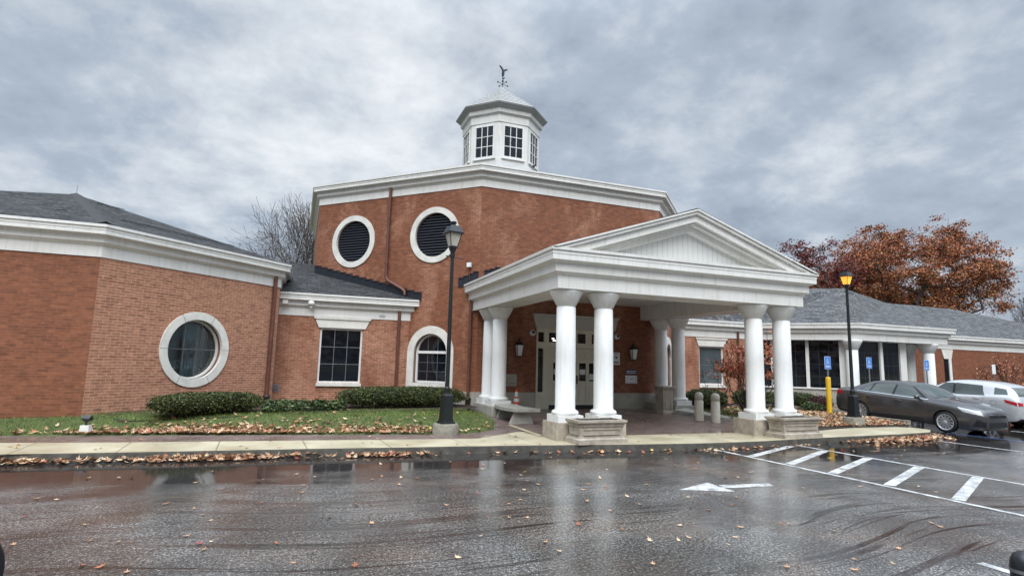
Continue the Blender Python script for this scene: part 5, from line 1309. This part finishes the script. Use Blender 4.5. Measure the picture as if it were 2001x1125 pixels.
def car(name, label, loc, rot, spec, paint):
    """x runs from nose (0) to tail; y to the car's right side is negative; origin on the ground under the nose"""
    t_ = thing(name, label, 'car', loc); t_.rotation_euler = rot
    Lc = spec['len']; top = smooth_interp(*spec['top']); belt = smooth_interp(*spec['belt']); hw = smooth_interp(*spec['hw']); rw = smooth_interp(*spec['rw']); bot = smooth_interp(*spec['bot'])
    xs = np.unique(np.concatenate([np.linspace(0, .3, 9), np.linspace(.3, Lc - .25, 62), np.linspace(Lc - .25, Lc, 9)])); secs = []
    for x in xs:
        zt, zb, w_, r_, z0 = top(x), belt(x), hw(x), rw(x), bot(x); zb = min(zb, zt - .02)
        hgt = zt - zb; crown = .03
        half = [(0, z0), (w_ * .80, z0), (w_ - .05, z0 + .02), (w_ - .015, z0 + .09), (w_, z0 + (zb - z0) * .42), (w_ + .004, z0 + (zb - z0) * .60), (w_ - .006, z0 + (zb - z0) * .82), (w_ - .022, zb - .025), (w_ - .045, zb + .002),
                (w_ + (r_ - w_) * .22 - .045, zb + hgt * .22), (w_ + (r_ - w_) * .62 - .03, zb + hgt * .62), (r_, zb + hgt * .90), (r_ * .90, zt - .012), (r_ * .6, zt + crown * .6), (0, zt + crown)]
        secs.append(half)
    k = len(secs[0]); pts = []
    for x, h_ in zip(xs, secs):
        pts += [(x, -y, z) for y, z in h_] + [(x, y, z) for y, z in h_[1:-1][::-1]]
    m_ = 2 * k - 2; mb = MB()
    mb.add(pts, [[i * m_ + j, i * m_ + (j + 1) % m_, (i + 1) * m_ + (j + 1) % m_, (i + 1) * m_ + j] for i in range(len(xs) - 1) for j in range(m_)], 0, True)
    mb.poly(pts[:m_], 0); mb.poly(pts[-m_:][::-1], 0)
    me = bpy.data.meshes.new('tmp'); me.from_pydata(mb.v, [], mb.f); bm = bmesh.new(); bm.from_mesh(me); bmesh.ops.remove_doubles(bm, verts=bm.verts, dist=1e-5); bmesh.ops.recalc_face_normals(bm, faces=bm.faces)
    tree_ = BVHTree.FromBMesh(bm); bm.to_mesh(me); bm.free()
    body = bpy.data.objects.new('tmpbody', me); COL.objects.link(body)
    cb = MB()
    for wx in spec['wheels']:
        for s_ in (-1, 1):
            q = MB(); q.lathe([(spec['arch'], -.16), (spec['arch'], .30)], 32); q.xform(Matrix.Translation((wx, s_ * (spec['track'] - .02), spec['wr'] + .01)) @ Matrix.Rotation(radians(90 * s_), 4, 'X')); cb.add(q.v, q.f)
    cut = cb.build('cut', M['rubber']); bmc = bmesh.new(); bmc.from_mesh(cut.data); bmesh.ops.remove_doubles(bmc, verts=bmc.verts, dist=1e-5); bmesh.ops.recalc_face_normals(bmc, faces=bmc.faces); bmc.to_mesh(cut.data); bmc.free()
    md = body.modifiers.new('b', 'BOOLEAN'); md.operation = 'DIFFERENCE'; md.object = cut; md.solver = 'EXACT'
    dg = bpy.context.evaluated_depsgraph_get(); nm = bpy.data.meshes.new_from_object(body.evaluated_get(dg)); bpy.data.objects.remove(body); bpy.data.objects.remove(cut)
    nm.materials.clear(); nm.materials.append(paint); nm.materials.append(M['plastic'])
    for p in nm.polygons:
        p.use_smooth = True; c = p.center
        dd = min(hypot(c.x - wx, c.z - spec['wr'] - .01) for wx in spec['wheels'])
        p.material_index = 1 if (dd < spec['arch'] - .002 and abs(c.y) < spec['track'] + .2 and abs(p.normal.y) < .5 or c.z < bot(min(max(c.x, 0), Lc)) + .02) else 0
    nm.name = 'body'; bo = bpy.data.objects.new('body', nm); COL.objects.link(bo); bo.parent = t_
    nm.set_sharp_from_angle(angle=radians(38))
    def hit(o, d):
        r = tree_.ray_cast(Vector(o), Vector(d)); return r[0], r[1]
    def patch(name, quad, direction, mat, side=1, off=.007, n=10, th=None, parent=t_):
        """quad: four corners of a bilinear patch in the plane seen along direction ('side','front','rear','top')"""
        mb = MB(); pts = []
        q = [Vector(p) for p in quad]
        for j in range(n + 1):
            for i in range(n + 1):
                a, b = i / n, j / n; p = (q[0] * (1 - a) + q[1] * a) * (1 - b) + (q[3] * (1 - a) + q[2] * a) * b
                if direction == 'side': h_, nn = hit((p.x, side * 2.0, p.y), (0, -side, 0))
                elif direction == 'front': h_, nn = hit((-2, p.x, p.y), (1, 0, 0))
                elif direction == 'rear': h_, nn = hit((Lc + 2, p.x, p.y), (-1, 0, 0))
                else: h_, nn = hit((p.x, p.y, 3), (0, 0, -1))
                if h_ is None: return None
                if nn.dot(Vector({'side': (0, side, 0), 'front': (-1, 0, 0), 'rear': (1, 0, 0), 'top': (0, 0, 1)}[direction])) < 0: nn = -nn
                pts.append(tuple(h_ + nn * off))
        mb.add(pts, [[j * (n + 1) + i, j * (n + 1) + i + 1, (j + 1) * (n + 1) + i + 1, (j + 1) * (n + 1) + i] for j in range(n) for i in range(n)], 0, True)
        return mb.build(name, mat, parent)
    for s_ in (-1, 1):
        for q in spec['pillar']: patch('pillar_trim', q, 'side', M['plastic'], s_, .004)
        for q in spec['side_glass']: patch('side_window', q, 'side', M['glass_car'], s_)
        for q in spec['chrome']: patch('window_trim', q, 'side', M['chrome'], s_, .009)
        for q in spec['handles']:
            x, z = q; h_, _ = hit((x, s_ * 2, z), (0, -s_, 0)); mb = MB(); mb.tube([h_ + Vector((-.09, 0, 0)), h_ + Vector((-.07, s_ * .03, .0)), h_ + Vector((.07, s_ * .03, .0)), h_ + Vector((.09, 0, 0))], .013, 6); mb.build('door_handle', paint, t_)
        for line in spec['seams']:
            mb = MB(); P_ = []
            for i in range(25):
                s2 = i / 24 * (len(line) - 1); j = min(int(s2), len(line) - 2); p = Vector(line[j]).lerp(Vector(line[j + 1]), s2 - j); h_, nn = hit((p.x, s_ * 2, p.y), (0, -s_, 0))
                if h_ is not None: P_.append(h_ - Vector((0, s_ * .001, 0)))
            mb.tube(P_, .0045, 4, cap=False); mb.build('door_seam', M['plastic'], t_)
        mx, mz = spec['mirror']; h_, _ = hit((mx, s_ * 2, mz), (0, -s_, 0))
        mb = MB(); mb.lathe([(.02, -.11), (.07, -.09), (.085, 0), (.075, .08), (.03, .10)], 14); mb.xform(Matrix.Translation(h_ + Vector((-.03, s_ * .13, .06))) @ Matrix.Rotation(radians(90), 4, 'X') @ Matrix.Diagonal((.9, .9, 1, 1))); mb.tube([h_ + Vector((0, -s_ * .02, -.01)), h_ + Vector((-.02, s_ * .09, .03))], .025, 6); mb.build('mirror', spec.get('mirmat', M['plastic']), t_)
        for q in spec['lamps']: patch(q[0], q[1], 'side', M[q[2]], s_, .008)
    if spec.get('windscreen'): patch('windscreen', spec['windscreen'], 'top', M['glass_car'], 1, .006, 14)
    if spec.get('rear_top'): patch('rear_window', spec['rear_top'], 'top', M['glass_car'], 1, .006, 14)
    if spec.get('rear_glass'): patch('rear_window', spec['rear_glass'], 'rear', M['glass_car'], 1, .007, 14)
    for nm_, q, m in spec['front']: patch(nm_, q, 'front', M[m], 1, .008)
    for nm_, q, m in spec['rear']: patch(nm_, q, 'rear', M[m], 1, .009)
    for wx in spec['wheels']:
        for s_ in (-1, 1):
            MT = Matrix.Translation((wx, s_ * spec['track'], spec['wr'])) @ Matrix.Rotation(radians(90 * s_), 4, 'X'); r = spec['wr']; rr = r * .75
            # local +z points inwards after rotation for s=-1 ... build symmetric
            mb = MB(); mb.lathe([(rr, -.10), (r * .93, -.11), (r, -.08), (r, .08), (r * .93, .11), (rr, .10)], 36, cap=False); mb.xform(MT); ty = mb.build('wheel', M['rubber'], t_)
            mb = MB(); mb.lathe([(rr + .002, -.10), (rr - .01, -.105), (rr - .025, -.085), (rr - .03, .05), (.05, .05)], 36, cap=False); mb.lathe([(.055, -.095), (.045, -.10), (.01, -.10)], 16, cap=True)
            ns = spec.get('spokes', 10)
            for i in range(ns):
                a = 2 * pi * i / ns; w0, w1 = .018, .032; ca, sa = cos(a), sin(a)
                p = [(.04 * ca - w0 * sa, .04 * sa + w0 * ca, -.085), (.04 * ca + w0 * sa, .04 * sa - w0 * ca, -.085), ((rr - .01) * ca + w1 * sa, (rr - .01) * sa - w1 * ca, -.092), ((rr - .01) * ca - w1 * sa, (rr - .01) * sa + w1 * ca, -.092)]
                mb.add(p + [(x, y, z + .03) for x, y, z in p], [[0, 1, 2, 3], [3, 2, 1, 0], [1, 2, 6, 5], [3, 0, 4, 7]])
            mb.xform(MT); mb.build('rim', M['rim'], ty)
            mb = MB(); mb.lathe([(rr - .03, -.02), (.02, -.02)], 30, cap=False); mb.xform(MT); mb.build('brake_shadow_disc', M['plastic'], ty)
    return t_
sedan = dict(len=4.81, wr=.325, arch=.365, track=.80, wheels=(.98, 3.755), spokes=12,
    top=([0, .05, .2, .55, 1.0, 1.32, 1.75, 2.15, 2.6, 3.0, 3.45, 3.85, 4.2, 4.5, 4.7, 4.81], [.64, .745, .82, .90, .965, 1.015, 1.265, 1.41, 1.455, 1.455, 1.41, 1.29, 1.15, 1.105, 1.08, .98]),
    belt=([0, .2, .6, 1.0, 1.5, 2.5, 3.5, 4.3, 4.7, 4.81], [.60, .71, .81, .86, .905, .94, .985, 1.03, 1.01, .91]),
    hw=([0, .05, .15, .35, .7, 1.1, 2.4, 3.6, 4.2, 4.6, 4.75, 4.81], [.52, .64, .74, .83, .89, .905, .912, .905, .885, .82, .74, .68]),
    rw=([0, .4, 1.0, 1.35, 1.75, 2.2, 2.8, 3.4, 3.9, 4.25, 4.81], [.42, .66, .74, .74, .64, .585, .575, .575, .61, .70, .60]),
    bot=([0, .2, .6, 4.2, 4.6, 4.81], [.19, .16, .17, .20, .24, .34]),
    pillar=[[(1.52, .985), (3.86, 1.07), (3.35, 1.36), (2.05, 1.355)]],
    side_glass=[[(1.66, .99), (2.58, 1.015), (2.54, 1.37), (2.10, 1.345)], [(2.66, 1.015), (3.42, 1.05), (3.30, 1.335), (2.62, 1.37)], [(3.46, 1.055), (3.80, 1.075), (3.62, 1.19), (3.38, 1.315)]],
    chrome=[[(1.50, .958), (3.88, 1.045), (3.88, 1.06), (1.50, .976)]],
    handles=[(2.42, .86), (3.42, .90)], seams=[[(1.44, .40), (1.42, .70), (1.50, .93)], [(2.62, .30), (2.62, .70), (2.62, .98)], [(3.30, .36), (3.52, .62), (3.62, .98)], [(1.44, .31), (3.3, .31)]],
    mirror=(1.78, .97), mirmat=M['car_dark'],
    lamps=[('headlight', [(.06, .62), (.50, .70), (.66, .83), (.16, .75)], 'lens'), ('tail_light', [(4.50, .88), (4.72, .86), (4.74, 1.0), (4.42, 1.01)], 'tail')],
    windscreen=[(1.36, -.66), (1.36, .66), (2.06, .53), (2.06, -.53)], rear_top=[(3.60, -.53), (3.60, .53), (4.22, .62), (4.22, -.62)],
    front=[('upper_grille', [(-.40, .555), (.40, .555), (.46, .645), (-.46, .645)], 'plastic'), ('lower_grille', [(-.50, .27), (.50, .27), (.44, .42), (-.44, .42)], 'plastic'), ('fog_recess', [(-.80, .30), (-.58, .28), (-.58, .42), (-.76, .50)], 'plastic'), ('fog_recess', [(.58, .28), (.80, .30), (.76, .50), (.58, .42)], 'plastic'), ('badge', [(-.07, .575), (.07, .575), (.07, .635), (-.07, .635)], 'chrome'), ('grille_bar', [(-.44, .64), (.44, .64), (.44, .66), (-.44, .66)], 'chrome')],
    rear=[('number_plate', [(-.16, .78), (.16, .78), (.16, .9), (-.16, .9)], 'sign_white')])
car('parked_sedan', 'dark grey sedan parked nose out beside the lit street lamp', (20.12, 11.08, -.035), (0, radians(-2.25), radians(93)), sedan, M['car_dark'])
hatch = dict(len=4.36, wr=.32, arch=.355, track=.77, wheels=(.90, 3.50), spokes=7,
    top=([0, .05, .2, .6, 1.0, 1.2, 1.7, 2.1, 2.6, 3.2, 3.7, 4.0, 4.2, 4.31, 4.36], [.62, .72, .80, .92, .99, 1.05, 1.36, 1.51, 1.56, 1.55, 1.49, 1.40, 1.22, 1.0, .85]),
    belt=([0, .2, .6, 1.0, 1.5, 2.5, 3.5, 4.1, 4.3, 4.36], [.58, .70, .82, .90, .95, 1.0, 1.06, 1.09, .96, .83]),
    hw=([0, .05, .15, .35, .7, 2.2, 3.6, 4.1, 4.3, 4.36], [.50, .62, .72, .81, .875, .888, .88, .83, .76, .70]),
    rw=([0, .4, 1.0, 1.3, 1.7, 2.2, 3.2, 3.9, 4.1, 4.3, 4.36], [.42, .62, .72, .71, .64, .60, .60, .60, .62, .64, .62]),
    bot=([0, .2, .6, 3.9, 4.2, 4.36], [.25, .21, .2, .22, .26, .36]),
    pillar=[[(1.45, 1.02), (3.30, 1.10), (3.20, 1.42), (1.95, 1.44)]],
    side_glass=[[(1.52, 1.02), (2.28, 1.04), (2.24, 1.45), (1.96, 1.42)], [(2.36, 1.04), (3.34, 1.08), (3.16, 1.42), (2.32, 1.45)], [(3.62, 1.14), (4.02, 1.16), (3.92, 1.34), (3.58, 1.38)]],
    chrome=[], handles=[(2.2, .92), (3.1, .97)], seams=[[(1.30, .4), (1.28, .7), (1.36, .98)], [(2.32, .3), (2.32, .7), (2.32, 1.03)], [(2.95, .34), (3.2, .62), (3.34, 1.08)], [(1.3, .31), (2.95, .31)], [(3.55, .93), (3.72, .93), (3.72, .78), (3.55, .78), (3.55, .93)]],
    mirror=(1.62, 1.02), mirmat=M['car_silver'],
    lamps=[('headlight', [(.10, .62), (.55, .74), (.58, .84), (.2, .74)], 'lens'), ('tail_light', [(3.98, .90), (4.28, .80), (4.27, .92), (3.94, 1.00)], 'tail')],
    windscreen=[(1.24, -.64), (1.24, .64), (2.0, .55), (2.0, -.55)],
    rear_glass=[(-.60, 1.12), (.60, 1.12), (.52, 1.40), (-.52, 1.40)],
    front=[('upper_grille', [(-.35, .55), (.35, .55), (.38, .66), (-.38, .66)], 'plastic')],
    rear=[('number_plate', [(-.17, .80), (.17, .80), (.17, .93), (-.17, .93)], 'sign_white'), ('bumper_insert', [(-.55, .34), (.55, .34), (.55, .46), (-.55, .46)], 'plastic'), ('tail_light', [(-.74, .80), (-.58, .82), (-.58, .90), (-.75, .93)], 'tail'), ('tail_light', [(.58, .82), (.74, .80), (.75, .93), (.58, .90)], 'tail'), ('rear_badge', [(-.05, 1.0), (.05, 1.0), (.05, 1.05), (-.05, 1.05)], 'chrome')])
car('parked_hatchback', 'silver hatchback parked tail out behind the dark grey sedan', (23.85, 16.4, .16), (0, radians(2.25), radians(-90)), hatch, M['car_silver'])

# objects just entering the frame at the bottom corners
t_ = thing('tyre', 'black rubber tyre cut by the lower left corner of the frame', 'tyre', (-2.015, 4.86, 0), radians(60))
mb = MB(); mb.lathe([(.20, -.09), (.28, -.10), (.31, -.07), (.31, .07), (.28, .10), (.20, .09)], 40, cap=False)
for k in range(40):
    a = 2 * pi * k / 40; mb.tube([(.312 * cos(a), .312 * sin(a), -.06), (.312 * cos(a + .06), .312 * sin(a + .06), .06)], .008, 4)
mb.xform(Matrix.Translation((0, 0, .31)) @ Matrix.Rotation(radians(90), 4, 'X')); mb.build('tread', M['rubber'], t_)
mb = MB(); mb.lathe([(.20, -.08), (.19, -.06), (.05, -.04), (.01, -.05)], 30, cap=False); mb.lathe([(.20, .08), (.19, .06), (.05, .04), (.01, .05)], 30, cap=False); mb.xform(Matrix.Translation((0, 0, .31)) @ Matrix.Rotation(radians(90), 4, 'X')); mb.build('hub', M['plastic'], t_)
t_ = thing('mirror_stand_in', 'black round topped post standing in for a car side mirror, cut by the lower right corner', 'post', (4.105, 2.19, 0))  # invented post in place of a vehicle's side mirror
mb = MB(); mb.lathe([(.072, 0), (.068, .65), (.070, .68), (.064, .72), (.05, .755), (.02, .775), (.002, .778)], 28); mb.build('body', M['plastic'], t_)
mb = MB(); mb.lathe([(.0705, .655), (.0715, .665), (.0705, .675)], 28, cap=False); mb.build('band', M['metal'], t_)

# ================================================================== SKY AND LIGHT
SUN_EL, SUN_AZ = radians(48), radians(200)   # azimuth measured clockwise from +Y: behind the camera, a little to the left
wld = bpy.data.worlds.new('World'); S.world = wld; wld.use_nodes = True
nt = wld.node_tree; N = nt.nodes; K = nt.links; bg = N['Background']
def nd(typ, **kw):
    n_ = N.new(typ)
    for a, v in kw.items():
        if a in n_.inputs: n_.inputs[a].default_value = v
        else: setattr(n_, a, v)
    return n_
sky = nd('ShaderNodeTexSky'); sky.sky_type = 'NISHITA'; sky.sun_disc = False; sky.sun_elevation = SUN_EL; sky.sun_rotation = SUN_AZ; sky.dust_density = 2.
tc = nd('ShaderNodeTexCoord'); sp = nd('ShaderNodeSeparateXYZ'); K.new(tc.outputs['Generated'], sp.inputs[0])
def mth(op, a, b=None, clamp=False):
    m = nd('ShaderNodeMath', operation=op); m.use_clamp = clamp
    for i, v in enumerate((a, b)):
        if v is None: continue
        if isinstance(v, (int, float)): m.inputs[i].default_value = v
        else: K.new(v, m.inputs[i])
    return m.outputs[0]
den = mth('ADD', mth('MAXIMUM', sp.outputs[2], 0.), .34)   # a flat cloud deck seen in perspective
cbx = nd('ShaderNodeCombineXYZ'); K.new(mth('DIVIDE', sp.outputs[0], den), cbx.inputs[0]); K.new(mth('DIVIDE', sp.outputs[1], den), cbx.inputs[1])
def nz(scale, detail, rough, dist, off):
    mp = nd('ShaderNodeMapping'); mp.inputs['Location'].default_value = off; K.new(cbx.outputs[0], mp.inputs[0])
    n_ = nd('ShaderNodeTexNoise'); n_.inputs['Scale'].default_value = scale; n_.inputs['Detail'].default_value = detail; n_.inputs['Roughness'].default_value = rough; n_.inputs['Distortion'].default_value = dist
    K.new(mp.outputs[0], n_.inputs['Vector']); return n_.outputs['Fac']
n1 = nz(1.7, 7, .58, .15, (3.1, 1.7, 0)); n2 = nz(5.6, 7, .62, .15, (7.3, 2.1, 0)); n3 = nz(.55, 3, .5, 0, (1.2, 5.5, 0))
mixn = mth('ADD', mth('ADD', mth('MULTIPLY', n1, .56), mth('MULTIPLY', n2, .26)), mth('MULTIPLY', n3, .18))
# thin bright gap in the deck, up and to the left of the tower
vd = nd('ShaderNodeVectorMath', operation='DOT_PRODUCT'); K.new(tc.outputs['Generated'], vd.inputs[0]); vd.inputs[1].default_value = Vector((-.05, .82, .56)).normalized()
gap = nd('ShaderNodeMapRange'); gap.inputs[1].default_value = .91; gap.inputs[2].default_value = 1.0; gap.inputs[3].default_value = -.005; gap.inputs[4].default_value = .12; K.new(vd.outputs['Value'], gap.inputs[0])
mixn = mth('ADD', mixn, gap.outputs[0])
rp_ = nd('ShaderNodeValToRGB'); e = rp_.color_ramp.elements
for k, (p_, c) in enumerate([(.385, (.215, .256, .318)), (.455, (.30, .35, .418)), (.525, (.365, .42, .49)), (.60, (.49, .54, .592)), (.68, (.74, .765, .785))]):
    if k >= len(e): e.new(.5)
    e[k].position = p_; e[k].color = (*c, 1)
K.new(mixn, rp_.inputs[0])
# overcast luminance: brighter overhead and toward the veiled sun behind the camera
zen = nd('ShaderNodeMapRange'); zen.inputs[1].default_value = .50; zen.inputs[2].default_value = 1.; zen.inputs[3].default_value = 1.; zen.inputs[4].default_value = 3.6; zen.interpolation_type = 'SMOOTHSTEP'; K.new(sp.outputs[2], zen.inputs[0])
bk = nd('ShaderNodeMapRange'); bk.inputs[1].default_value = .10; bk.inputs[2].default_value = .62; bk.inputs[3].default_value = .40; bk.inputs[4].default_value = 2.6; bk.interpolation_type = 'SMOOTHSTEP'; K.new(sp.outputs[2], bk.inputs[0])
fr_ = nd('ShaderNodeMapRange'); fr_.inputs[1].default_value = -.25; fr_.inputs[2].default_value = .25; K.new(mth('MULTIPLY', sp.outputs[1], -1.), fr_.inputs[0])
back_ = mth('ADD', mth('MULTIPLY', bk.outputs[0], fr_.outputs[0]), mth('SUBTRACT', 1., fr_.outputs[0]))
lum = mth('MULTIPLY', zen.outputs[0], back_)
def vscale(col, f):
    v = nd('ShaderNodeVectorMath', operation='SCALE'); K.new(col, v.inputs[0])
    if isinstance(f, (int, float)): v.inputs['Scale'].default_value = f
    else: K.new(f, v.inputs['Scale'])
    return v.outputs[0]
BGS = .1
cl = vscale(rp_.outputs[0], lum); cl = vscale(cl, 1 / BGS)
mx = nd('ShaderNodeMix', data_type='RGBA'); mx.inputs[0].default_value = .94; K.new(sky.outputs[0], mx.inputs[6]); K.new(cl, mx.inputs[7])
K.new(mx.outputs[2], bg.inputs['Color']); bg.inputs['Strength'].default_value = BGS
sl = bpy.data.lights.new('sun', 'SUN'); sl.energy = 1.5; sl.angle = radians(35); sl.color = (1, .96, .9)
so = bpy.data.objects.new('sun', sl); COL.objects.link(so)
sd = Vector((sin(SUN_AZ) * cos(SUN_EL), cos(SUN_AZ) * cos(SUN_EL), sin(SUN_EL))); so.rotation_euler = sd.to_track_quat('Z', 'Y').to_euler()

S.view_settings.view_transform = 'Standard'; S.view_settings.look = 'None'; S.view_settings.exposure = .42; S.view_settings.gamma = 1
S.render.engine = 'CYCLES'; S.cycles.max_bounces = 6; S.cycles.use_denoising = True
